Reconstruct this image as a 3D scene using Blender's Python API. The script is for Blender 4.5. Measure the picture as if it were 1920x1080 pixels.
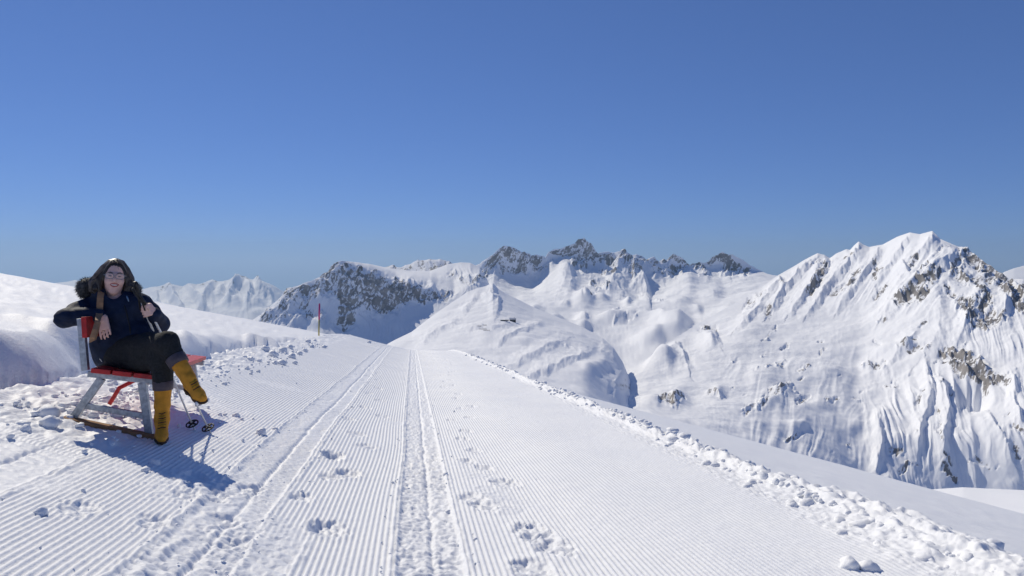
import bpy, bmesh, math, random
import numpy as np
from mathutils import Vector, Matrix

random.seed(7); rng = np.random.default_rng(7)
scene = bpy.context.scene
COL = scene.collection
for o in list(bpy.data.objects): bpy.data.objects.remove(o)

# ------------------------------------------------------------------ camera
FPX, HOR, ZC = 1400.0, 490.0, 1.15       # focal length in photo pixels, horizon row, eye height
cam = bpy.data.cameras.new('camera'); camo = bpy.data.objects.new('camera', cam)
COL.objects.link(camo); scene.camera = camo
cam.sensor_width = 36.0; cam.lens = FPX / 1920 * 36.0
cam.shift_y = -(540 - HOR) / 1920.0
cam.clip_start = 0.05; cam.clip_end = 60000
camo.location = (0, 0, ZC); camo.rotation_euler = (math.radians(90), 0, 0)

# ------------------------------------------------------------------ sky and sun
SUN_EL, SUN_AZ = math.radians(40), math.radians(39)     # azimuth to the left of the view axis (+Y)
world = bpy.data.worlds.new('World'); scene.world = world; world.use_nodes = True
wn = world.node_tree; wn.nodes.clear()
sky = wn.nodes.new('ShaderNodeTexSky'); sky.sky_type = 'NISHITA'; sky.sun_disc = False
sky.sun_elevation = SUN_EL; sky.sun_rotation = -SUN_AZ
sky.altitude = 3000; sky.air_density = 1.0; sky.dust_density = 0.2; sky.ozone_density = 8.0
gam = wn.nodes.new('ShaderNodeGamma'); gam.inputs['Gamma'].default_value = 0.677      # the photo's softer sky contrast
tint = wn.nodes.new('ShaderNodeMix'); tint.data_type = 'RGBA'; tint.blend_type = 'MULTIPLY'
tint.inputs[0].default_value = 1.0; tint.inputs[7].default_value = (0.512, 0.654, 1.0, 1)    # its white balance
bg = wn.nodes.new('ShaderNodeBackground'); bg.inputs['Strength'].default_value = 0.147
wo = wn.nodes.new('ShaderNodeOutputWorld')
wn.links.new(sky.outputs[0], gam.inputs[0]); wn.links.new(gam.outputs[0], tint.inputs[6]); wn.links.new(tint.outputs[2], bg.inputs[0]); wn.links.new(bg.outputs[0], wo.inputs[0])
sun = bpy.data.lights.new('sun', 'SUN'); suno = bpy.data.objects.new('sun', sun); COL.objects.link(suno)
sun.energy = 3.55; sun.angle = math.radians(0.5); sun.color = (1.0, 0.92, 0.76)
sdir = Vector((-math.sin(SUN_AZ) * math.cos(SUN_EL), math.cos(SUN_AZ) * math.cos(SUN_EL), math.sin(SUN_EL)))
suno.rotation_euler = sdir.to_track_quat('Z', 'Y').to_euler(); suno.location = (-20, 30, 40)
vs = scene.view_settings
vs.view_transform = 'Standard'; vs.look = 'None'; vs.gamma = 1.0; vs.use_curve_mapping = False
vs.exposure = 0.0

# ------------------------------------------------------------------ helpers
def tag(o, label=None, cat=None, group=None, kind=None):
    if label: o['label'] = label
    if cat: o['category'] = cat
    if group: o['group'] = group
    if kind: o['kind'] = kind
    return o

def P(px, py, Y):
    return ((px - 960) / FPX * Y, Y, ZC + (HOR - py) / FPX * Y)

_G = np.random.default_rng(11).uniform(0, 2 * np.pi, (256, 256))
_GX, _GY = np.cos(_G).astype(np.float32), np.sin(_G).astype(np.float32)
def perlin(x, y, seed=0):
    x = np.asarray(x, np.float64) + seed * 17.31; y = np.asarray(y, np.float64) + seed * 9.77
    xi = np.floor(x).astype(np.int64); yi = np.floor(y).astype(np.int64)
    fx = (x - xi); fy = (y - yi)
    x0 = xi & 255; x1 = (xi + 1) & 255; y0 = yi & 255; y1 = (yi + 1) & 255
    a = _GX[x0, y0] * fx + _GY[x0, y0] * fy
    b = _GX[x1, y0] * (fx - 1) + _GY[x1, y0] * fy
    c = _GX[x0, y1] * fx + _GY[x0, y1] * (fy - 1)
    d = _GX[x1, y1] * (fx - 1) + _GY[x1, y1] * (fy - 1)
    u = fx * fx * fx * (fx * (fx * 6 - 15) + 10); v = fy * fy * fy * (fy * (fy * 6 - 15) + 10)
    return 1.5 * ((a + (b - a) * u) * (1 - v) + (c + (d - c) * u) * v)
def fbm(x, y, octv=4, seed=0, gain=0.5, lac=2.07):
    s = 0; a = 1.0
    for k in range(octv):
        s = s + a * perlin(x, y, seed + k * 3); x = x * lac; y = y * lac; a *= gain
    return s
def ridged(x, y, octv=4, seed=0, gain=0.55, lac=2.03):
    s = 0; a = 1.0; w = 1.0
    for k in range(octv):
        n = 1 - np.abs(perlin(x, y, seed + k * 5)) * 1.6; n = n * n * np.clip(w, 0, 1)
        s = s + a * n; w = n * 1.5; x = x * lac; y = y * lac; a *= gain
    return s
def sst(a, b, x):
    t = np.clip((x - a) / (b - a), 0, 1); return t * t * (3 - 2 * t)

def grid_object(name, V, mat, attrs=None, smooth=True):
    """V: rows x cols x 3 array -> one quad-grid mesh object"""
    R, C = V.shape[:2]
    me = bpy.data.meshes.new(name)
    idx = np.arange(R * C, dtype=np.int32).reshape(R, C)
    q = np.stack([idx[:-1, :-1], idx[:-1, 1:], idx[1:, 1:], idx[1:, :-1]], -1).reshape(-1)
    n = len(q) // 4
    me.vertices.add(R * C); me.vertices.foreach_set('co', V.reshape(-1).astype(np.float32))
    me.loops.add(n * 4); me.loops.foreach_set('vertex_index', q)
    me.polygons.add(n); me.polygons.foreach_set('loop_start', np.arange(0, n * 4, 4, dtype=np.int32))
    me.update(calc_edges=True)
    me.polygons.foreach_set('use_smooth', np.full(n, smooth))
    for k, a in (attrs or {}).items():
        at = me.attributes.new(k, 'FLOAT', 'POINT'); at.data.foreach_set('value', a.reshape(-1).astype(np.float32))
    me.materials.append(mat)
    o = bpy.data.objects.new(name, me); COL.objects.link(o)
    return o

def mesh_object(name, verts, faces, mat, parent=None, smooth=False):
    me = bpy.data.meshes.new(name); me.from_pydata([tuple(map(float, v)) for v in verts], [], faces); me.update()
    if smooth:
        me.polygons.foreach_set('use_smooth', np.full(len(me.polygons), True))
    if mat: me.materials.append(mat)
    o = bpy.data.objects.new(name, me); COL.objects.link(o)
    if parent: o.parent = parent
    return o

def empty(name, loc=(0, 0, 0)):
    o = bpy.data.objects.new(name, None); COL.objects.link(o); o.location = loc; o.empty_display_size = 0.1
    return o

# ------------------------------------------------------------------ materials
def new_mat(name):
    m = bpy.data.materials.new(name); m.use_nodes = True
    nt = m.node_tree; b = nt.nodes['Principled BSDF']
    return m, nt, b
def simple_mat(name, col, rough=0.6, spec=0.3, metal=0.0, noise=0.0, nscale=40.0, bump=0.0, bscale=200.0, col2=None):
    m, nt, b = new_mat(name)
    b.inputs['Roughness'].default_value = rough; b.inputs['Metallic'].default_value = metal
    b.inputs['Specular IOR Level'].default_value = spec
    b.inputs['Base Color'].default_value = (*col, 1)
    tc = nt.nodes.new('ShaderNodeTexCoord')
    if noise or col2:
        nz = nt.nodes.new('ShaderNodeTexNoise'); nz.inputs['Scale'].default_value = nscale; nz.inputs['Detail'].default_value = 4
        nt.links.new(tc.outputs['Object'], nz.inputs['Vector'])
        rp = nt.nodes.new('ShaderNodeValToRGB')
        c2 = col2 if col2 else tuple(c * (1 + noise) for c in col); c1 = col if col2 else tuple(c * (1 - noise) for c in col)
        rp.color_ramp.elements[0].position = 0.35; rp.color_ramp.elements[1].position = 0.65
        rp.color_ramp.elements[0].color = (*c1, 1); rp.color_ramp.elements[1].color = (*c2, 1)
        nt.links.new(nz.outputs['Fac'], rp.inputs['Fac']); nt.links.new(rp.outputs['Color'], b.inputs['Base Color'])
    if bump:
        n2 = nt.nodes.new('ShaderNodeTexNoise'); n2.inputs['Scale'].default_value = bscale; n2.inputs['Detail'].default_value = 3
        nt.links.new(tc.outputs['Object'], n2.inputs['Vector'])
        bp = nt.nodes.new('ShaderNodeBump'); bp.inputs['Strength'].default_value = bump; bp.inputs['Distance'].default_value = 0.01
        nt.links.new(n2.outputs['Fac'], bp.inputs['Height']); nt.links.new(bp.outputs['Normal'], b.inputs['Normal'])
    return m

def snow_mat(name, scale=60.0, dist=0.004, strength=0.5, scale2=6.0, dist2=0.02):
    m, nt, b = new_mat(name)
    b.inputs['Roughness'].default_value = 0.55; b.inputs['Specular IOR Level'].default_value = 0.25
    g = nt.nodes.new('ShaderNodeNewGeometry')
    n0 = nt.nodes.new('ShaderNodeTexNoise'); n0.inputs['Scale'].default_value = scale2 * .15; n0.inputs['Detail'].default_value = 4
    nt.links.new(g.outputs['Position'], n0.inputs['Vector'])
    rp = nt.nodes.new('ShaderNodeValToRGB')
    rp.color_ramp.elements[0].position = .3; rp.color_ramp.elements[1].position = .7
    rp.color_ramp.elements[0].color = (.87, .885, .91, 1); rp.color_ramp.elements[1].color = (.91, .92, .93, 1)
    nt.links.new(n0.outputs['Fac'], rp.inputs['Fac']); nt.links.new(rp.outputs['Color'], b.inputs['Base Color'])
    n1 = nt.nodes.new('ShaderNodeTexNoise'); n1.inputs['Scale'].default_value = scale; n1.inputs['Detail'].default_value = 5
    n1.inputs['Roughness'].default_value = .65
    n2 = nt.nodes.new('ShaderNodeTexNoise'); n2.inputs['Scale'].default_value = scale2; n2.inputs['Detail'].default_value = 4
    for n in (n1, n2): nt.links.new(g.outputs['Position'], n.inputs['Vector'])
    b1 = nt.nodes.new('ShaderNodeBump'); b1.inputs['Strength'].default_value = strength; b1.inputs['Distance'].default_value = dist
    b2 = nt.nodes.new('ShaderNodeBump'); b2.inputs['Strength'].default_value = strength; b2.inputs['Distance'].default_value = dist2
    nt.links.new(n1.outputs['Fac'], b1.inputs['Height']); nt.links.new(n2.outputs['Fac'], b2.inputs['Height'])
    nt.links.new(b2.outputs['Normal'], b1.inputs['Normal']); nt.links.new(b1.outputs['Normal'], b.inputs['Normal'])
    return m

def mountain_mat(name, sc=0.02):
    m, nt, b = new_mat(name)
    b.inputs['Roughness'].default_value = 0.8; b.inputs['Specular IOR Level'].default_value = 0.12
    L = nt.links.new
    g = nt.nodes.new('ShaderNodeNewGeometry')
    at = nt.nodes.new('ShaderNodeAttribute'); at.attribute_name = 'rock'
    n1 = nt.nodes.new('ShaderNodeTexNoise'); n1.inputs['Scale'].default_value = sc * 6; n1.inputs['Detail'].default_value = 6
    n1.inputs['Roughness'].default_value = .7
    n2 = nt.nodes.new('ShaderNodeTexNoise'); n2.inputs['Scale'].default_value = sc; n2.inputs['Detail'].default_value = 5
    for n in (n1, n2): L(g.outputs['Position'], n.inputs['Vector'])
    ad = nt.nodes.new('ShaderNodeMath'); ad.operation = 'MULTIPLY_ADD'; ad.inputs[1].default_value = .9
    L(n1.outputs['Fac'], ad.inputs[0]); L(at.outputs['Fac'], ad.inputs[2])
    mr = nt.nodes.new('ShaderNodeMapRange'); mr.inputs['From Min'].default_value = .86; mr.inputs['From Max'].default_value = 1.04
    L(ad.outputs[0], mr.inputs['Value'])
    rr = nt.nodes.new('ShaderNodeValToRGB')
    e = rr.color_ramp.elements
    e[0].position = .3; e[0].color = (.13, .125, .12, 1); e[1].position = .7; e[1].color = (.34, .315, .29, 1)
    e2 = e.new(.5); e2.color = (.23, .215, .205, 1)
    L(n2.outputs['Fac'], rr.inputs['Fac'])
    mx = nt.nodes.new('ShaderNodeMix'); mx.data_type = 'RGBA'
    mx.inputs[6].default_value = (.90, .91, .93, 1)
    L(mr.outputs[0], mx.inputs[0]); L(rr.outputs['Color'], mx.inputs[7]); L(mx.outputs[2], b.inputs['Base Color'])
    bp = nt.nodes.new('ShaderNodeBump'); bp.inputs['Strength'].default_value = .5; bp.inputs['Distance'].default_value = 1.2
    n3 = nt.nodes.new('ShaderNodeTexNoise'); n3.inputs['Scale'].default_value = sc * 2.2; n3.inputs['Detail'].default_value = 6
    L(g.outputs['Position'], n3.inputs['Vector'])
    L(n3.outputs['Fac'], bp.inputs['Height']); L(bp.outputs['Normal'], b.inputs['Normal'])
    return m

M_SNOW = snow_mat('packed_snow', 90, .005, .6, 9, .012)
M_SLOPE = snow_mat('powder_snow', 48, .011, .7, 2.2, .05)
M_MOUNT = mountain_mat('snow_and_rock')
# ------------------------------------------------------------------ the near snow: piste, bank and slopes
def Xc(Y): return 0.03 - 0.133 * Y
PITCH = 0.031
def piste_z(u, Y):
    """broad shape of the groomed run in run coordinates (u across, Y ahead)"""
    v = -u - 0.25
    rise = 0.255 * 0.5 * (v + np.sqrt(v * v + 0.12))
    z = -0.094 * Y + rise - 0.02 * np.clip(u - .3, 0, 9)
    z = z - 0.0022 * np.clip(Y - 40, 0, 200) ** 2 * 0.5
    return z
def hill_z(X, Y):
    """untouched hillside on the left of the run"""
    z = 0.62 - 0.187 * X - 0.1365 * Y
    z = z - 0.0011 * np.clip(Y - 70, 0, 1e4) ** 2
    z = z + 0.05 * fbm(X * .23, Y * .17, 3, 41) * sst(2, 12, Y) + .012 * fbm(X * 1.1, Y * 0.8, 2, 43)
    return z
def fall_z(X, Y):
    """slope dropping off to the right of the run"""
    z = 0.80 - 0.268 * X - 0.150 * Y
    R = Y + .35 * np.clip(X, 0, 1e4)
    z = z - 0.0006 * np.clip(R - 90, 0, 1e4) ** 2
    return z + 0.03 * fbm(X * .2, Y * .15, 3, 47)

def ground_z(X, Y):
    u = X - Xc(Y)
    zp = piste_z(u, Y)
    wob = .22 * fbm(Y * .55, Y * .1 + 3, 3, 5) + .04 * fbm(X * 1.6, Y * 1.6, 2, 6)
    bankw = sst(-2.88 - .028 * Y, -3.38 - .028 * Y, u + wob)
    zl = np.where(Y < 60, np.maximum(hill_z(X, Y), piste_z(np.maximum(u, -4.2), Y) - .25), hill_z(X, Y))
    zr = fall_z(X, Y)
    rw = sst(2.62, 3.0, u + .06 * fbm(Y * .8, X, 2, 8))
    zr = np.minimum(zr, zp + .05 + 0 * X)
    z = zp * (1 - bankw) + zl * bankw
    z = z * (1 - rw) + zr * rw
    return z, bankw, rw

def ray_ground(px, py, zoff=0.0, ymin=1.0, ymax=120):
    """where the line of sight through a photo pixel first meets the near snow"""
    Ys = np.geomspace(ymin, ymax, 4000)
    X = (px - 960) / FPX * Ys; Z = ZC + (HOR - py) / FPX * Ys
    g = ground_z(X, Ys)[0] + zoff
    k = np.argmax(g > Z)
    return float(X[k]), float(Ys[k]), float(g[k])

def stretch(Y): return 1 + 0.012 * (np.clip(Y, 1.5, 40) - 4)
def w_of(u, Y): return np.where(u < 0, u / stretch(Y), u)
def img_to_w(px, py):
    X, Y, Z = ray_ground(px, py); u = X - Xc(Y)
    return float(w_of(np.array(u), Y)), Y

def build_piste():
    w = np.arange(-3.25, 3.30, PITCH / 4); w = w - (w[np.argmin(np.abs(w))])
    Y1 = 1 / np.concatenate([np.linspace(1 / 1.2, 1 / 2.25, 20, endpoint=False), np.linspace(1 / 2.25, 1 / 5.0, 400, endpoint=False), np.linspace(1 / 5.0, 1 / 85.0, 310)])
    W, Y = np.meshgrid(w, Y1)
    U = np.where(W < 0, W * stretch(Y), W)
    warp = .030 * fbm(W * .55, Y * .16, 2, 21) * sst(0, .6, np.abs(W - .05)) + .035 * np.exp(-((W + .30) / .22) ** 2) * np.exp(-((Y - 7.2) / 1.6) ** 2)
    X = Xc(Y) + U + warp
    Z = piste_z(U, Y) + .012 * fbm(W * .7, Y * .35, 3, 22)
    # --- masks
    ph = W / PITCH
    fr = np.abs(np.sin(np.pi * ph))
    groove = (.0105 - .0055 * sst(.7, 1.8, W)) * (np.sqrt(fr) - .75)
    gm = np.ones_like(W)
    rough = np.zeros_like(W); bars = np.zeros_like(W); low = np.zeros_like(W)
    edge_n = .025 * fbm(W * 3, Y * 5, 2, 23)
    def track(c, half, dep, barpitch, skew, ymin=0, ymax=99, bamp=.011, seed=30, rgh=.45):
        nonlocal gm, rough, bars, low
        d = W - c + edge_n * .5
        m = sst(half + .015, half - .015, np.abs(d)) * sst(ymin - .3, ymin + .1, Y) * sst(ymax + .4, ymax - .1, Y)
        gm = gm * (1 - m)
        s = (Y + skew * d + .006 * fbm(W * 6, Y * 6, 2, seed)) / barpitch
        b = np.abs(np.sin(np.pi * s)) ** .7 - .6
        patch = np.clip(.75 + .9 * fbm(W * 2.5, Y * 1.1, 2, seed + 2), .1, 1.3)
        bars = bars + m * b * bamp * patch * sst(28, 9, Y)
        low = low - m * dep
        low = low + .012 * np.exp(-((np.abs(d) - half - .02) / .022) ** 2) * np.clip(.6 + fbm(W * 9, Y * 7, 2, seed + 4), 0, 2) * sst(ymin - .3, ymin + .1, Y) * sst(ymax + .4, ymax - .1, Y)
        low = low - .016 * m * np.exp(-((d - .02) / .014) ** 2)
        rough = np.maximum(rough, m * rgh)
    track(.055, .165, .013, .072, .05, seed=31, bamp=.016, rgh=1.0)
    track(-1.0, .17, .008, .066, .30, seed=36, bamp=.013, rgh=.25)
    track(-2.16, .24, .004, .105, .35, ymin=2.2, ymax=4.2, bamp=.02, seed=39, rgh=.3)
    track(-.84, .25, .004, .12, .45, ymin=2.2, ymax=3.6, bamp=.016, seed=42, rgh=.5)
    # --- trampled snow about the bench, rough left margin
    ten = .12 * fbm(W * 1.4, Y * 1.4, 3, 24)
    tr = sst(-1.78, -1.98, W + ten) * sst(4.25, 4.6, Y + ten) * sst(9.0, 6.5, Y)
    tr = np.maximum(tr, sst(-2.28, -2.5, W + ten) * sst(2.2, 5, Y))
    tr = np.maximum(tr, np.exp(-(((W + 1.62) / .16) ** 2 + ((Y - 6.7) / .7) ** 2)) * .7)
    gm = gm * (1 - np.clip(tr, 0, 1))
    # --- broken corduroy patches
    pn = fbm(W * 1.3, Y * .9, 4, 25)
    br = sst(.62, .95, pn) * sst(0.35, -.2, W) * .75
    br = np.maximum(br, sst(.95, 1.2, pn) * .6)
    gm = gm * (1 - br); rough = np.maximum(rough, br * .4)
    left = sst(-2.2, -2.7, W) * sst(7, 11, Y)
    gm = gm * (1 - .7 * left)
    # --- footprints
    F2 = [(1290,205),(1330,225),(1300,265),(1330,240),(1320,298),(1345,293),(1255,323),(1325,317),(1275,365),(1325,355),(1335,395),(1275,408),(1380,458),(1365,488),(1400,558),(1480,543),(1460,625),(1335,650),(1430,728),(1410,780),(1480,860),(1440,940),(1560,990),
          (735,283),(800,308),(735,325),(800,357),(735,380),(800,418),(735,453),(815,510),(710,553),(830,620),(600,638),(650,745),(700,830),(480,890),(580,1020),(450,1045),(825,153),(760,253)]
    F3 = [(1015,555),(1100,605),(1420,770),(1490,830),(1580,885),(1430,1025),(80,260),(40,750),(170,375),(1230,450)]
    F1 = [(1400,520),(1300,820),(1250,700),(1050,560),(430,640),(840,715),(1690,575),(1860,340),(1800,750),(1090,470),(1200,560)]
    pts = [(500 + x / 3.84, 620 + y / 3.84, 1.0) for x, y in F2] + [(600 + x / 3.555, 780 + y / 3.555, 1.25) for x, y in F3] + [(x / 3.0, 740 + y / 3.0, .95) for x, y in F1]
    foot = np.zeros_like(W)
    for k, (px, py, s) in enumerate(pts):
        wf, yf = img_to_w(px, py)
        a, b = .075 * s, .105 * s + .0035 * yf
        i0, i1 = np.searchsorted(w, [wf - 4 * a, wf + 4 * a])
        rows = np.where(np.abs(Y1 - yf) < 4 * b)[0]
        if len(rows) == 0: continue
        sl = (slice(rows[0], rows[-1] + 1), slice(i0, i1))
        nn = .35 * fbm(W[sl] * 14, Y[sl] * 11, 2, 50 + k)
        r = np.sqrt(((W[sl] - wf) / a) ** 2 + ((Y[sl] - yf) / b) ** 2) + nn
        m = sst(1.15, .7, r)
        amp = .016 if s > 1.1 else .0135
        foot[sl] += -amp * 1.1 * m + .55 * amp * np.exp(-((r - 1.35) / .28) ** 2) * np.clip(.6 + 2 * nn, 0, 2)
        gm[sl] *= 1 - .9 * m
        rough[sl] = np.maximum(rough[sl], m * 1.3)
    # churned patch beside the right-hand footprints
    for (px, py, a, b, s) in [(905, 905, .16, .9, .5), (945, 945, .2, .35, .6), (360, 905, .3, .5, .6), (430, 985, .32, .5, .75), (480, 925, .15, .35, .7), (430, 880, .2, .45, .5)]:
        wf, yf = img_to_w(px, py)
        m = np.exp(-(((W - wf) / a) ** 2 + ((Y - yf) / b) ** 2) ** 1.5) * np.clip(.6 + 1.2 * fbm(W * 6, Y * 4, 3, 61), 0, 1) * s * 1.4
        m = np.clip(m, 0, 1); gm *= 1 - m; rough = np.maximum(rough, m)
    # --- compose
    rn = fbm(W * 19, Y * 15, 3, 26, .6)
    lumps = fbm(W * 5.5, Y * 4.5, 4, 27, .55)
    billow = np.abs(fbm(W * 3.1, Y * 2.6, 3, 28))
    Z = Z + groove * gm * (1 + .18 * fbm(W * 8, Y * 7, 2, 29)) + bars + low + foot
    Z = Z + rough * .0105 * rn
    Z = Z + .0013 * fbm(W * 30, Y * 26, 2, 33)
    Z = Z + np.clip(tr, 0, 1) * (.013 * lumps + .032 * (billow - .3) + .004 * rn)
    Z = Z + left * (.02 * lumps + .03 * (billow - .3)) * .5
    # --- ploughed ridge of clods along the right edge
    ec = 2.79 + .07 * fbm(Y * .7, Y * 0 + 2, 3, 55)
    near = sst(6.5, 4.0, Y)
    hw = .11 + .17 * near + .03 * fbm(Y * 1.3, Y * 0, 2, 56)
    d = (W - ec - .10 * near) / hw
    bm = np.exp(-d * d)
    cl = fbm(W * 6.0, Y * 3.6, 4, 57, .62)
    bl = 1 - np.abs(fbm(W * 8, Y * 4.0, 2, 58)) * 1.7
    Z = Z + bm * (.055 + .035 * cl + .03 * bl + .03 * near)
    eg = sst(2.35, 2.6, W) * (1 - bm); Z = Z + .012 * eg * rn * sst(3.1, 2.8, W)
    gm_e = sst(2.62, 2.5, W + edge_n * 2)
    Z = Z - groove * gm * (1 - gm_e)
    # --- both rims dive under the neighbouring snow
    zr = np.minimum(fall_z(X, Y), piste_z(U, Y) + .05)
    k = sst(2.86 + .2 * .5, 3.15, W - .12 * near)
    Z = Z * (1 - k) + (zr - .03) * k
    Z = Z - .3 * sst(3.14, 3.30, W) - .35 * sst(-3.0, -3.25, W)
    Z = Z - .5 * sst(70, 85, Y)
    o = grid_object('piste', np.stack([X, Y, Z], -1), M_SNOW)
    tag(o, 'groomed ski run with corduroy grooves, vehicle tracks and footprints', 'piste', kind='structure')
    return o

def build_slopes():
    t = np.concatenate([np.linspace(-1.25, -.2, 360, endpoint=False), np.linspace(-.2, .25, 70, endpoint=False), np.linspace(.25, 1.25, 150)])
    Yr = np.concatenate([1 / np.linspace(1 / 1.2, 1 / 60., 260, endpoint=False), np.geomspace(60, 420, 45)])
    T, Y = np.meshgrid(t, Yr)
    X = T * Y
    Z, bw, rw = ground_z(X, Y)
    u = X - Xc(Y)
    inside = (1 - sst(0.0, .12, bw)) * (1 - sst(.0, .35, rw))
    Z = Z - .22 * inside
    # shovelled and wind-cut bank
    edge = np.exp(-((bw - .55) / .40) ** 2) * (Y < 45)
    bl = np.abs(fbm(X * 1.1, Y * .95, 3, 71))
    Z = Z + edge * (.10 * (bl - .25) + .022 * fbm(X * 4.2, Y * 3.6, 3, 72) * sst(16, 5, Y) + .05 * fbm(X * 2.0, Y * 1.6, 2, 75)) * np.clip(.55 + Y * .03, 0, 1.5)
    # scooped hollow behind the bench with a sharp lip
    for (px, py, a, b, h) in [(150, 655, .7, .4, .11), (40, 672, .5, .35, .03), (215, 640, .4, .5, .07), (370, 655, .45, .5, .12), (480, 640, .45, .9, .16), (430, 650, .4, .6, .05)]:
        xx, yy, zz = ray_ground(px, py)
        dx = (X - xx) / a; dy = (Y - yy) / b
        n = .25 * fbm(X * 2.4, Y * 2.4, 2, 73)
        hgt = np.exp(-np.clip(dx * .8 + n, -3, 3) ** 2) * sst(-.55, .1, dy + n) * np.exp(-np.clip(dy, 0, 9) ** 2 * .35)
        Z = Z + h * hgt
    o = grid_object('snow_slope', np.stack([X, Y, Z], -1), M_SLOPE)
    tag(o, 'untouched powder snow hillside on both sides of the groomed run', 'snow slope', kind='structure')
    return o
# ------------------------------------------------------------------ mountains: lofted from ridge lines that each have their own distance
def crom(A, s):
    """Catmull-Rom through the rows of A (n x cols) at parameters s in [0, n-1]"""
    n = len(A); i = np.clip(np.floor(s).astype(int), 0, n - 2); f = (s - i)[:, None]
    g = lambda k: A[np.clip(k, 0, n - 1)]
    p0, p1, p2, p3 = g(i - 1), g(i), g(i + 1), g(i + 2)
    return .5 * (2 * p1 + (p2 - p0) * f + (2 * p0 - 5 * p1 + 4 * p2 - p3) * f ** 2 + (3 * p1 - p0 - 3 * p2 + p3) * f ** 3)

def seg_dist(px, py, pts):
    """distance (photo pixels) and side to a polyline; side > 0 on its right"""
    best = np.full(px.shape, 1e9); side = np.zeros(px.shape); along = np.zeros(px.shape)
    n = len(pts) - 1
    for k in range(n):
        (x0, y0), (x1, y1) = pts[k][:2], pts[k + 1][:2]
        dx, dy = x1 - x0, y1 - y0; L = dx * dx + dy * dy + 1e-9
        t = np.clip(((px - x0) * dx + (py - y0) * dy) / L, 0, 1)
        d = np.hypot(px - x0 - t * dx, py - y0 - t * dy)
        c = (px - x0) * dy - (py - y0) * dx
        m = d < best
        best = np.where(m, d, best); side = np.where(m, np.sign(c), side); along = np.where(m, (k + t) / n, along)
    return best, side, along

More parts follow.
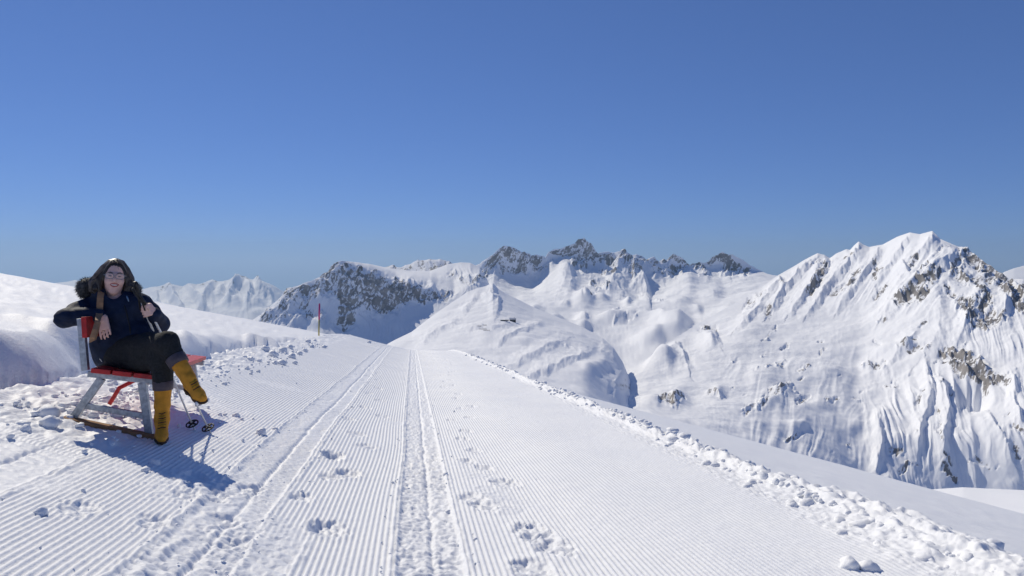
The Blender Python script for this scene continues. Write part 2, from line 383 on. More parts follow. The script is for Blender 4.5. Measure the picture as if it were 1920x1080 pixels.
def mountain(name, label, curves, p0, p1, ncol, seg_rows, strokes=(), rocks=(), detail=(120, 14), gully=0.0, gfreq=(11, 90), rockamp=1.0, back=.7, seed=0, sharp=1.0, rbias=0.0, bumps=(), softpx=30.0, topfade=20.0, bumpk=1.9, flutes=()):
    cols = np.linspace(p0, p1, ncol)
    PYc = np.array([np.interp(cols, [p[0] for p in c], [p[1] for p in c]) for c in curves])
    Yc = np.array([np.interp(cols, [p[0] for p in c], [p[2] for p in c]) for c in curves])
    def soft(a, w=34.0):
        n = max(2, int(w / (cols[1] - cols[0]))); k = np.exp(-np.linspace(-2.2, 2.2, 2 * n + 1) ** 2); k /= k.sum()
        return np.convolve(np.pad(a, n, mode='edge'), k, mode='valid')
    for k in range(len(curves)):
        Yc[k] = soft(Yc[k])
        if k < len(curves) - 1: PYc[k] = soft(PYc[k], softpx)
    s = np.concatenate([np.linspace(k, k + 1, n, endpoint=False) for k, n in enumerate(seg_rows)] + [[len(curves) - 1.0]])
    PY = crom(PYc, s); Y = crom(Yc, s); PX = np.broadcast_to(cols, PY.shape).copy()
    Y = np.maximum.accumulate(Y, axis=0)
    PY = np.maximum(PY, PYc[-1][None, :])
    Y += np.arange(len(s))[:, None] * 1e-3
    X = (PX - 960) / FPX * Y; Z = ZC + (HOR - PY) / FPX * Y
    px_m = Y / FPX                                   # metres per photo pixel
    # wobble used to break every drawn line up
    wx = PX + 3.5 * fbm(PX / 17, PY / 17, 3, seed + 90); wy = PY + 3.5 * fbm(PX / 17, PY / 17, 3, seed + 95)
    dz = np.zeros_like(Z)
    for (pts, amp, wl, wr) in strokes:
        d, sd, al = seg_dist(wx, wy, pts)
        wid = np.where(sd > 0, wr * .62, wl)
        prof = np.clip(1 - d / wid, 0, 1) ** 1.15
        taper = np.clip(np.minimum(al / .12, (1 - al) / .2), 0, 1) if len(pts) > 1 else 1
        dz += amp * px_m * prof * (.35 + .65 * taper)
    bx_ = PX + 5 * fbm(PX / 48, PY / 48, 2, seed + 97); by_ = PY + 4 * fbm(PX / 48, PY / 48, 2, seed + 99)
    for (bx, by, rx, ry, amp) in bumps:
        dz += bumpk * amp * px_m * np.exp(-((bx_ - bx) / np.where(bx_ > bx, .55 * rx, rx)) ** 2 - ((by_ - by) / ry) ** 2)
    R = np.zeros_like(Z)
    for (pts, rad, st) in rocks:
        d, sd, al = seg_dist(wx, wy, pts)
        R = np.maximum(R, st * sst(rad * 1.25, rad * .35, d + .35 * rad * fbm(PX / (rad * .8 + 3), PY / (rad * .8 + 3), 3, seed + 7)))
    top = sst(.0, topfade, PY - PYc[-1][None, :])         # keep the skyline where it belongs
    L, A = detail
    base = fbm(X / L, Y / L, 5, seed + 1, .5) * A * .35
    if gully:
        gx = PX / gfreq[0] + 1.2 * fbm(PX / 50, PY / 50, 2, seed + 3); gy = PY / gfreq[1]
        gl = 1 - np.abs(perlin(gx, gy, seed + 4)) * 1.5 + .45 * (1 - np.abs(perlin(gx * 2.3, gy * 2.6, seed + 6)) * 1.5)
        gmask = np.clip(.55 + .9 * fbm(PX / 90, PY / 90, 2, seed + 8), 0.0, 1.2)
        base += gully * gl * px_m * gmask
    for (x0, x1, y0, y1, wid, lean, amp) in flutes:
        q = (PX - lean * (PY - y0)) / wid + .38 * fbm(PX / 70, PY / 80, 2, seed + 31)
        w0 = perlin(q, PY / 160, seed + 33); q2 = q + .18 * w0
        fl = 1 - np.abs(perlin(q2, PY / 150, seed + 35)) * 1.7; fl = fl + .35 * (1 - np.abs(perlin(q2 * 2.6 + 4, PY / 70, seed + 37)) * 1.7)
        mk = sst(x0, x0 + 70, PX + 12 * w0) * sst(x1, x1 - 60, PX) * sst(y0, y0 + 60, PY + 10 * w0) * sst(y1, y1 - 40, PY)
        base += amp * px_m * fl * mk * np.clip(.7 + .8 * fbm(PX / 70, PY / 60, 2, seed + 39), .1, 1.4)
    # craggy rock relief
    cw = 3.0 * px_m
    crag = ridged(X / (12 * cw), (Y + 1.2 * Z) / (12 * cw), 5, seed + 12, .6) - .9
    strat = fbm((X * .35 + Z * 1.2) / (5 * cw), (Y * .4) / (9 * cw), 3, seed + 16)
    rel = R * rockamp * px_m * (6.5 * crag + 2.6 * strat)
    Z = Z + (dz + base) * (.08 + .92 * top) + rel * (.45 + .55 * top)
    # slope decides where snow holds
    def grad(Z):
        V = np.stack([X, Y, Z], -1)
        du = np.gradient(V, axis=1); dv = np.gradient(V, axis=0)
        N = np.cross(du, dv); N /= np.linalg.norm(N, axis=-1, keepdims=True) + 1e-12
        return N[..., 2]
    nz = np.abs(grad(Z))
    rn = .75 * fbm(PX / 13 + PY / 22, PY / 12, 3, seed + 18, .6) + .75 * fbm(PX / 4.2 + PY / 9, PY / 5.5, 3, seed + 20, .65)
    R6 = np.clip(R, 0, 1) ** .6
    rock = R6 * (.60 + .25 * sst(.80, .42, nz) + .36 * rn) - .12 + rbias
    # far side
    nb = 6; rows = [np.stack([X, Y, Z], -1)]; zt = Z[-1]; yt = Y[-1]
    for k in range(1, nb + 1):
        st = 6 * k * k * np.median(px_m)
        yb = yt + st; rows.append(np.stack([X[-1] * yb / yt, yb, np.maximum(zt - back * st, -880)], -1)[None])
    V = np.concatenate(rows, 0)
    rock = np.concatenate([rock, np.repeat(rock[-1:], nb, 0)], 0)
    o = grid_object(name, V, M_MOUNT, {'rock': rock})
    tag(o, label, 'mountain', kind='structure')
    n0 = len(PY)
    def spot(px, py):
        k = np.argmin((PX - px) ** 2 + (PY - py) ** 2); return V[:n0].reshape(-1, 3)[k]
    return spot

def build_mountains():
    # far range on the left, beyond the hillside
    top = [(40,535),(100,531),(128,528),(140,525),(155,527),(180,533),(230,538),(269,542),(283,538),(297,537),(308,533),(317,529),(322,533),(330,534),(342,536),(353,531),(368,533),(381,530),(399,524),(408,527),(419,527),(430,524),(440,517),(447,514),(454,517),(461,518),(468,523),(475,524),(480,519),(484,517),(488,522),(490,526),(508,533),(529,545),(560,560),(600,575)]
    c3 = [(x, y, 11200 + 1.2 * (x - 300)) for x, y in top]
    c2 = [(x, y + 24 + .05 * (x - 269), 10450) for x, y in top]
    c1 = [(40,585,9600),(269,585,9600),(400,592,9500),(450,590,9500),(529,598,9500),(600,610,9400)]
    c0 = [(40,650,8200),(600,665,8200)]
    mountain('mountain_range', 'hazy snowy range far beyond the hillside behind the seated woman', [c0, c1, c2, c3], 40, 600, 340, (14, 50, 60),
        strokes=[([(447,514),(440,540),(425,570)], 18, 10, 16), ([(484,518),(492,540),(515,575)], 16, 12, 18), ([(399,524),(392,545),(370,585)], 14, 8, 16), ([(317,530),(322,555),(345,590)], 16, 10, 16),
                 ([(353,531),(362,552),(385,580)], 12, 8, 14), ([(461,518),(470,545),(462,580)], 12, 8, 12), ([(297,537),(290,560),(300,590)], 12, 8, 12), ([(419,527),(415,545),(408,560)], 10, 8, 12)],
        bumps=[(440,565,20,10,6), (480,568,22,9,6), (500,590,26,8,5), (400,560,14,10,5)],
        rocks=[([(440,518),(447,515),(463,521)], 6, .75), ([(484,518),(488,524)], 6, 1.0), ([(300,540),(330,540),(350,535)], 6, .6), ([(360,535),(400,530),(425,530)], 6, .55), ([(500,535),(528,548)], 6, .5), ([(430,535),(440,545)], 5, .5)],
        detail=(900, 90), gully=1.6, gfreq=(9, 40), rockamp=.6, seed=3)
    # rock massif left of centre: cliff in its own shade, snow plateau on top
    sil = [(460,612,2830),(476,599,2830),(500,579,2835),(515,566,2840),(530,555,2850),(534,545,2850),(538,539,2850),(545,540,2850),(551,537,2850),(560,534,2852),(572,530,2855),(583,527,2855),(595,521,2855),(605,514,2855),(614,508,2856),(620,498,2857),(627,491,2858),(640,488.5,2870),(668,492,3000),(694,495,3100),(720,501,3200),(746,505,3250),(772,508,3300),(806,508,3350),(825,501,3380),(838,496,3400),(864,492,3400),(882,493,3400),(900,502,3400),(912,522,3380),(930,560,3350)]
    ct = [(460,613,2800),(500,582,2800),(530,559,2810),(551,541,2815),(572,534,2820),(595,525,2820),(614,512,2820),(627,495,2825),(640,491,2835),(653,499,2800),(694,505,2825),(726,518,2850),(741,527,2860),(772,526,2900),(809,534,2930),(819,543,2935),(851,551,2970),(880,525,3100),(900,518,3150),(912,532,3150),(930,565,3150)]
    cf = [(460,628,2690),(520,612,2690),(572,613,2690),(606,602,2690),(653,608,2690),(694,598,2710),(720,592,2740),(754,579,2770),(793,574,2800),(825,566,2840),(856,559,2890),(900,552,2950),(930,572,3000)]
    cb = [(460,655,2500),(572,655,2500),(650,660,2500),(740,662,2520),(850,612,2620),(930,590,2700)]
    mountain('mountain', 'dark rocky massif with a flat snow plateau on its summit', [cb, cf, ct, sil], 460, 930, 400, (40, 160, 50), softpx=7,
        strokes=[([(640,489),(622,520),(600,550),(590,590)], 9, 16, 14), ([(653,499),(668,530),(690,560),(700,590)], 8, 12, 16), ([(572,532),(560,560),(530,600)], 8, 14, 14), ([(741,527),(745,550),(755,575)], 6, 12, 12), ([(538,540),(520,575),(490,610)], 7, 12, 14), ([(809,534),(815,552),(825,562)], 6, 12, 12)],
        bumps=[(612,570,15,12,4), (560,605,22,10,5), (600,610,16,10,6)],
        rocks=[([(490,600),(540,560),(580,555),(620,530)], 26, .62), ([(530,548),(560,545),(600,540)], 16, .8), ([(627,494),(616,505),(605,516)], 10, 1.0), ([(650,510),(690,530),(720,545),(740,555)], 26, .85), ([(640,540),(660,570),(650,600)], 26, .85), ([(690,560),(720,575),(745,560)], 22, .9),
               ([(745,540),(775,548),(800,555)], 22, 1.0), ([(815,556),(840,556)], 12, .95), ([(850,515),(880,530),(905,520)], 9, .7), ([(700,590),(740,580)], 10, .6), ([(580,595),(600,600)], 14, .7), ([(520,590),(545,600)], 14, .55)],
        detail=(180, 10), gully=1.6, gfreq=(13, 45), rockamp=1.25, seed=20, rbias=-.05, flutes=[(440, 700, 500, 640, 16, -.7, 3.5)])
    # rocky crest behind the plateau
    sl = [(700,503),(728,499),(736,496),(741,500),(746,501),(757,499),(767,496),(775,491),(783,487),(794,489),(806,485),(815,487),(825,485),(834,489),(843,492),(870,500),(900,505)]
    mountain('mountain', 'small jagged crest peeking over the flat snow plateau', [[(700,560,3900),(900,560,3900)], [(x, y + 14, 4300) for x, y in sl], [(x, y, 4420) for x, y in sl]], 700, 900, 200, (20, 50),
        rocks=[([(700,505),(900,505)], 22, .8)], detail=(200, 20), gully=1.5, gfreq=(7, 30), seed=31)
    # central peaks and the bowls below them
    sil = [(880,503),(900,494),(911,486),(920,480),(929,476),(936,466),(943,460),(955,462),(966,464),(973,468),(980,474),(990,475),(997,479),(1005,477),(1012,479),(1023,483),(1026,476),(1035,470),(1043,467),(1052,466),(1060,463),(1070,459),(1078,456),(1087,450),(1095,446.5),(1101,451),(1106,456),(1114,465),(1120.6,473),(1130,471),(1138,470),(1146,473),(1152,474),(1158,472),(1163.5,471),(1172,472),(1178,474),(1186,479),(1194,477),(1201,479),(1212,486),(1219,483),(1226.5,481),(1236.6,490),(1244,487),(1251,489),(1257,481),(1264,476),(1271,478),(1278,481.5),(1286,490),(1294,497),(1302,494),(1310,490),(1320,494),(1328,489),(1335,483),(1345,477),(1355.5,471),(1370,476),(1393,487),(1416,502),(1438.5,513),(1450,516),(1490,520)]
    rf = [(860,532,3700),(900,538,3700),(937,528,3800),(965,541,3740),(1000,543,3740),(1030,520,3860),(1055,500,3980),(1083,510,3900),(1120,520,3850),(1160,545,3650),(1195,556,3620),(1241,545,3720),(1292,512,4000),(1312,519,4000),(1358,524,4000),(1387,517,4080),(1440,519,4150),(1490,524,4150)]
    c3 = [(x, y, 4060 if x > 1000 else 3980) for x, y in sil]
    cm = [(860,516,3850)] + [(x, y * .45 + np.interp(x, [p[0] for p in rf], [p[1] for p in rf]) * .55, 3960 if x > 1000 else 3900) for x, y in sil[1:]]
    c1 = [(860,565,3000),(1000,572,2800),(1100,582,2700),(1200,600,2500),(1300,602,2500),(1400,572,2700),(1490,550,2800)]
    c0 = [(860,640,2100),(1000,660,1850),(1100,700,1650),(1200,770,1400),(1300,770,1400),(1400,680,1800),(1490,630,1950)]
    cr = [(p[0], p[1] - 4, min(p[2] + 60, 4020)) for p in rf]
    mountain('mountain', 'central jagged rock peaks with a pointed highest summit above snow bowls', [c0, c1, cr, c3], 880, 1490, 520, (60, 130, 100), softpx=16,
        strokes=[([(1095,447),(1085,472),(1068,500),(1050,545)], 5, 26, 22), ([(1106,458),(1125,490),(1145,520)], 10, 14, 22), ([(1156,478),(1180,500),(1200,525),(1212,556)], 24, 34, 22), ([(943,460),(935,490),(925,530)], 12, 18, 18), ([(1043,467),(1030,490),(1035,510)], 8, 12, 20), ([(980,474),(1000,500),(1005,515)], 8, 14, 14),
                 ([(1163,490),(1150,540),(1185,565)], 9, 18, 22), ([(1264,477),(1255,500),(1250,520)], 9, 16, 18), ([(1310,490),(1315,505),(1325,520)], 8, 12, 16), ([(1355,472),(1345,495),(1365,520)], 9, 16, 14), ([(1201,480),(1215,505),(1240,530)], 7, 14, 14), ([(1062,500),(1075,530),(1060,560)], 7, 22, 24)],
        bumps=[(1100,565,22,10,9), (1095,595,14,8,7), (1165,535,20,10,6), (1000,590,24,12,7), (1040,605,30,9,6), (1092,617,20,8,7), (1150,600,30,9,6), (1200,585,40,10,5), (1180,570,12,5,5), (1340,555,30,10,5), (1280,570,30,10,5), (1370,590,30,12,5),
               (1270,612,34,18,15), (1335,628,22,12,9), (1225,640,34,16,9), (1130,560,16,6,5), (1060,575,14,6,4), (975,605,18,8,5), (1240,600,26,10,6), (1310,580,18,7,5)],
        rocks=[([(905,520),(925,490),(943,468),(975,482),(1000,490)], 20, .85), ([(930,500),(960,500),(990,505),(1020,505)], 11, .7), ([(1030,478),(1060,472)], 9, .8), ([(1065,475),(1095,455),(1112,475),(1085,490)], 17, .85), ([(1090,505),(1100,510)], 11, .9), ([(1120,485),(1150,490),(1180,495),(1190,515)], 20, .9), ([(1130,510),(1150,520)], 9, .8), ([(1110,530),(1140,540)], 9, .85),
               ([(1100,562),(1112,556)], 9, .8), ([(1200,485),(1220,495),(1240,490),(1262,484),(1285,490)], 10, .8), ([(1225,515),(1260,512),(1285,505)], 12, .8), ([(1310,498),(1320,512)], 9, .95), ([(1335,488),(1356,480),(1375,498),(1395,508)], 15, .95), ([(1355,510),(1375,512)], 10, .8), ([(1240,487),(1300,495)], 6, .6),
               ([(1090,598),(1100,600)], 7, .5), ([(1150,585),(1160,580)], 5, .55), ([(1150,606),(1165,600),(1190,592)], 4, .6), ([(1232,568),(1240,570)], 4, .6)],
        detail=(300, 42), gully=.4, gfreq=(22, 60), rockamp=1.15, seed=40, rbias=-.07)
    # pyramid and the smooth hill with the hut
    top = [(725,646,1450),(739,638,1500),(772,622,1620),(799,601,1720),(825,582,1800),(858,560,1900),(877,547,1950),(897,540,1970),(912,536,1990),(924,530,2000),(934,541,2000),(950,551,2000),(965,558,2000),(1000,576,2000),(1040,592,1950),(1090,612,1900),(1130,634,1800),(1150,652,1730),(1168,680,1680),(1182,715,1620),(1192,755,1560),(1202,820,1500)]
    mid = [(725,664,1250),(850,628,1450),(925,602,1560),(1000,628,1500),(1100,664,1400),(1160,716,1330),(1185,760,1300),(1202,840,1260)]
    bot = [(725,700,900),(850,700,900),(1000,732,850),(1100,762,800),(1202,870,780)]
    global hill_spot
    hill_spot = mountain('snowy_hill', 'smooth snow hill with a small pyramid top and a hut on it', [bot, mid, top], 725, 1202, 360, (80, 110),
        strokes=[([(924,530),(916,552),(935,560),(930,590)], 7, 16, 12), ([(897,540),(885,565),(860,590)], 4, 14, 14), ([(1060,640),(1000,665),(950,690)], 5, 20, 16), ([(1110,660),(1040,690),(980,712)], 6, 22, 16), ([(1000,612),(960,625),(930,645)], 4, 14, 10), ([(1130,640),(1165,668),(1185,710)], 8, 30, 16), ([(860,600),(820,622),(790,640)], 4, 18, 14), ([(960,606),(900,615),(860,625)], 3, 14, 10)],
        bumps=[(1130,690,34,20,12), (1160,720,26,16,8), (985,640,30,10,4), (900,620,30,9,3), (1010,610,16,6,5), (1090,700,40,14,5)],
        rocks=[([(1150,730),(1180,725)], 12, .42), ([(910,552),(922,540)], 5, .5), ([(1060,648),(1075,655)], 4, .4)],
        detail=(160, 15), gully=.2, gfreq=(40, 60), seed=60, bumpk=1.1)
    # the mountain on the right
    top = [(1170,708,1650),(1215,672,1850),(1250,645,1950),(1310,606,2200),(1360,578,2350),(1400,557,2450),(1430,538,2520),(1445,526,2560),(1458,517,2600),(1481,504,2640),(1508,488,2660),(1533,475,2670),(1546,478,2640),(1556,485,2620),(1568,475.5,2610),(1587,467,2600),(1594,469,2590),(1602,460,2570),(1610,453,2560),(1620,459,2540),(1630,463,2530),(1655,459,2500),(1682,444,2450),(1706,436,2400),(1725,439,2370),(1748,433,2340),(1756,440,2320),(1763,448,2300),(1779,455,2270),(1795,462,2240),(1814,465,2210),(1833,481,2150),(1860,501,2080),(1882,515,2020),(1894,524,1990),(1905,522,1970),(1925,524,1950),(2010,528,1850)]
    m1 = [(1170,730,1500),(1250,702,1650),(1310,672,1760),(1400,620,1960),(1458,590,2120),(1533,560,2230),(1610,545,2230),(1676,560,2080),(1706,560,2030),(1760,548,2020),(1814,560,1930),(1860,580,1850),(1920,600,1760),(2010,610,1680)]
    m2 = [(1170,752,1320),(1310,742,1420),(1458,690,1640),(1610,660,1820),(1706,650,1790),(1814,660,1700),(1920,690,1560),(2010,700,1500)]
    m3 = [(1170,790,1050),(1310,802,1120),(1458,792,1270),(1610,790,1440),(1706,790,1440),(1814,790,1400),(1920,800,1330),(2010,810,1280)]
    m4 = [(1170,865,800),(1310,885,850),(1458,905,960),(1610,930,1130),(1706,945,1170),(1814,960,1170),(2010,980,1100)]
    st = [([(1814,465),(1779,488),(1752,507),(1720,528),(1687,556),(1660,590)], 15, 34, 26),
          ([(1748,434),(1735,470),(1705,500),(1672,530)], 9, 20, 16), ([(1706,437),(1690,465),(1668,500),(1640,540)], 9, 18, 14), ([(1655,459),(1640,490),(1610,530),(1570,580)], 10, 20, 16), ([(1610,453),(1598,490),(1560,530),(1515,590)], 11, 20, 16), ([(1568,476),(1545,505),(1520,540),(1480,590)], 10, 20, 16), ([(1533,476),(1500,510),(1470,545),(1440,590)], 10, 22, 16), ([(1480,505),(1450,540),(1420,580),(1380,620)], 8, 20, 16), ([(1690,500),(1700,520),(1680,535)], 7, 10, 14),
          ([(1842,535),(1835,560),(1815,600),(1800,640)], 12, 22, 22), ([(1894,524),(1890,560),(1880,600)], 9, 22, 22), ([(1802,560),(1790,590)], 8, 14, 14),
          ([(1760,545),(1765,600),(1755,640),(1730,670)], 8, 60, 40),
          ([(1765,720),(1780,770),(1770,830),(1775,900)], 11, 24, 14), ([(1735,680),(1748,740),(1730,790),(1718,880)], 10, 24, 14), ([(1850,770),(1880,830),(1910,900)], 11, 28, 15), ([(1720,620),(1690,660),(1660,690)], 6, 24, 14), ([(1905,700),(1900,760),(1920,800)], 9, 18, 13), ([(1650,790),(1655,840),(1640,900)], 8, 20, 12),
          ([(1240,640),(1275,655),(1290,690)], 10, 34, 14), ([(1330,615),(1350,650)], 6, 20, 12), ([(1265,600),(1300,615)], 6, 20, 14)]
    bp = [(1835,735,34,22,-20), (1835,690,40,12,6), (1265,615,26,14,10), (1330,640,18,10,7), (1245,680,34,16,14), (1270,750,28,12,12), (1225,755,22,9,6), (1345,740,24,10,6), (1450,755,30,12,7), (1470,735,24,10,6), (1440,700,40,16,5), (1660,655,30,10,6), (1630,685,18,8,5), (1700,650,20,8,6), (1560,700,40,20,4), (1540,760,30,14,4), (1610,800,26,14,5), (1500,800,24,10,5)]
    rk = [([(1812,470),(1835,490),(1865,515),(1888,522)], 17, .9), ([(1800,490),(1790,510),(1815,525),(1850,525)], 15, .72), ([(1755,515),(1730,535),(1700,560),(1680,568)], 13, .85), ([(1725,560),(1735,550)], 13, .85), ([(1775,540),(1785,550)], 10, .7), ([(1840,540),(1850,560),(1835,580)], 15, .95), ([(1805,565),(1815,590),(1830,605)], 13, .9), ([(1860,590),(1845,610),(1875,600)], 14, .8), ([(1880,535),(1900,550),(1915,575)], 16, 1.0), ([(1915,545),(1960,560)], 20, .9),
          ([(1775,670),(1800,665),(1830,690),(1860,710)], 18, 1.0), ([(1790,690),(1830,705)], 12, .9), ([(1875,705),(1890,718)], 8, .8),
          ([(1545,505),(1535,525),(1520,550)], 9, .85), ([(1600,530),(1590,545)], 7, .8), ([(1610,515),(1595,535),(1560,555)], 8, .7), ([(1640,500),(1650,510),(1640,525)], 8, .75), ([(1660,540),(1640,560)], 5, .7), ([(1720,488),(1705,500)], 7, .75), ([(1740,495),(1725,515)], 5, .7), ([(1765,470),(1775,465)], 6, .7), ([(1580,490),(1600,485)], 5, .5), ([(1470,540),(1465,530)], 9, .55), ([(1430,550),(1410,560),(1400,580)], 9, .55), ([(1445,580),(1440,590)], 9, .75), ([(1345,530),(1360,560)], 4, .3), ([(1540,490),(1520,500)], 5, .5),
          ([(1690,655),(1705,660),(1740,655)], 8, .6), ([(1620,685),(1640,690),(1655,685)], 7, .7), ([(1640,640),(1650,645)], 4, .6), ([(1660,722),(1680,725)], 5, .6), ([(1600,750),(1612,755)], 5, .5), ([(1550,755),(1570,752)], 5, .65), ([(1480,725),(1455,735),(1420,765),(1400,770)], 10, .62), ([(1500,755),(1510,745)], 7, .7), ([(1515,690),(1500,698)], 5, .6), ([(1440,695),(1470,685)], 6, .5), ([(1455,612),(1452,622)], 3, .6), ([(1280,600),(1275,610)], 8, .85), ([(1320,615),(1340,618)], 7, .9), ([(1240,755),(1265,758),(1280,750)], 9, .75), ([(1330,740),(1350,742)], 6, .6),
          ([(1670,850),(1690,855)], 7, .75), ([(1700,875),(1690,890)], 6, .8), ([(1770,880),(1790,900)], 8, .75), ([(1775,860),(1780,870)], 5, .7), ([(1760,770),(1765,840)], 4, .5), ([(1830,860),(1850,870)], 9, .4), ([(1900,840),(1910,860)], 8, .45), ([(1900,800),(1915,815)], 6, .6), ([(1735,740),(1715,760)], 5, .5), ([(1475,825),(1500,815)], 5, .6), ([(1710,640),(1720,640)], 4, .6)]
    for k in range(46):
        x = random.uniform(1360, 1900); y = random.uniform(600, 880); a = random.uniform(3, 9)
        rk.append(([(x, y), (x + a * 1.3, y - a * random.uniform(0, 1.2))], random.uniform(1.6, 3.4), random.uniform(.35, .7)))
    turn = lambda c: [(x, y, Y - .75 * float(np.clip(x - 1480, 0, 280))) for x, y, Y in c]      # the face turns towards the left
    top, m1, m2, m3 = turn(top), turn(m1), turn(m2), [(x, y, Y - .5 * float(np.clip(x - 1480, 0, 280))) for x, y, Y in m3]
    mountain('mountain', 'big snow mountain on the right with fluted face and rocky shoulder', [m4, m3, m2, m1, top], 1170, 2010, 620, (80, 95, 95, 105),
        strokes=st, bumps=bp, rocks=rk, detail=(140, 16), gully=.42, gfreq=(15, 85), rockamp=1.1, seed=80, rbias=.08, flutes=[(1600, 2100, 670, 990, 27, .22, 7.5), (1330, 1680, 640, 900, 30, -.15, 2.6), (1430, 1800, 450, 610, 17, -.75, 3.0), (1740, 2000, 520, 700, 20, .2, 4.0)])
    mountain('mountain', 'pale snow shoulder farther off beyond the rocky right ridge', [[(1850,560,5000),(2010,560,5000)], [(1850,527,5600),(1885,509,5600),(1901,503,5600),(1920,498,5600),(2010,478,5600)]], 1850, 2010, 80, (40,), detail=(600, 40), seed=70)
    mountain('snowy_hill', 'low sunlit snow terrace at the foot of the fluted mountain', [[(1740,1010,420),(2060,1010,420)], [(1740,955,560),(2060,965,560)], [(1740,918,760),(1806,913.5,760),(1850,916,760),(1920,919,760),(2060,925,760)]], 1740, 2060, 120, (30, 30), detail=(200, 4), seed=71)
    # valley floor under everything
    n = 24; a = np.linspace(0, 2 * np.pi, 65); r = np.geomspace(200, 12000, n)
    A, R = np.meshgrid(a, r)
    o = grid_object('valley_floor', np.stack([R * np.cos(A), R * np.sin(A), -900 - 0 * R + 20 * fbm(R * np.cos(A) / 900, R * np.sin(A) / 900, 3, 5)], -1), M_SLOPE)
    tag(o, 'snow covered valley floor far below', 'valley', kind='structure')
# ------------------------------------------------------------------ modelling kit
def V3(*a): return np.array(a, float)
def W(px, py, Y): return np.array(P(px, py, Y))

def tube(name, pts, radii, mat, parent=None, sides=10, off=(0, 0, 0), flat=None):
    """tapered tube through points, capped; flat = (axis, factor) squashes it along a direction"""
    pts = [np.array(p, float) for p in pts]
    if not hasattr(radii, '__len__'): radii = [radii] * len(pts)
    verts, faces = [], []
    up = None
    for i, p in enumerate(pts):
        d = pts[min(i + 1, len(pts) - 1)] - pts[max(i - 1, 0)]; d = d / (np.linalg.norm(d) + 1e-12)
        if up is None:
            up = np.cross(d, (0, 0, 1) if abs(d[2]) < .9 else (1, 0, 0))
        up = up - d * np.dot(up, d); up /= np.linalg.norm(up); v = np.cross(d, up)
        for k in range(sides):
            a = 2 * math.pi * k / sides
            q = (up * math.cos(a) + v * math.sin(a)) * radii[i]
            if flat is not None: q = q - np.array(flat[0]) * np.dot(q, flat[0]) * (1 - flat[1])
            verts.append(p + q - np.array(off))
    n = len(pts)
    for i in range(n - 1):
        for k in range(sides):
            a = i * sides + k; b = i * sides + (k + 1) % sides
            faces.append((a, b, b + sides, a + sides))
    faces.append(tuple(range(sides - 1, -1, -1))); faces.append(tuple((n - 1) * sides + k for k in range(sides)))
    return mesh_object(name, verts, faces, mat, parent, smooth=True)

def beam(name, a, b, w, h, side, mat, parent=None, off=(0, 0, 0), bev=.004):
    """board or bar from a to b; w across 'side', h across the third direction; edges bevelled"""
    a, b = np.array(a, float), np.array(b, float)
    d = b - a; d /= np.linalg.norm(d); s = np.array(side, float); s -= d * np.dot(s, d); s /= np.linalg.norm(s); t = np.cross(d, s)
    bm = bmesh.new(); vs_ = []
    for p in (a, b):
        for (i, j) in ((-1, -1), (1, -1), (1, 1), (-1, 1)):
            vs_.append(bm.verts.new(p + s * i * w / 2 + t * j * h / 2 - np.array(off)))
    for f in ((0, 1, 2, 3), (7, 6, 5, 4), (0, 4, 5, 1), (1, 5, 6, 2), (2, 6, 7, 3), (3, 7, 4, 0)): bm.faces.new([vs_[i] for i in f])
    bmesh.ops.recalc_face_normals(bm, faces=bm.faces)
    if bev: bmesh.ops.bevel(bm, geom=list(bm.edges), offset=bev, segments=2, profile=.7, affect='EDGES')
    me = bpy.data.meshes.new(name); bm.to_mesh(me); bm.free(); me.materials.append(mat)
    o = bpy.data.objects.new(name, me); COL.objects.link(o)
    if parent: o.parent = parent
    return o

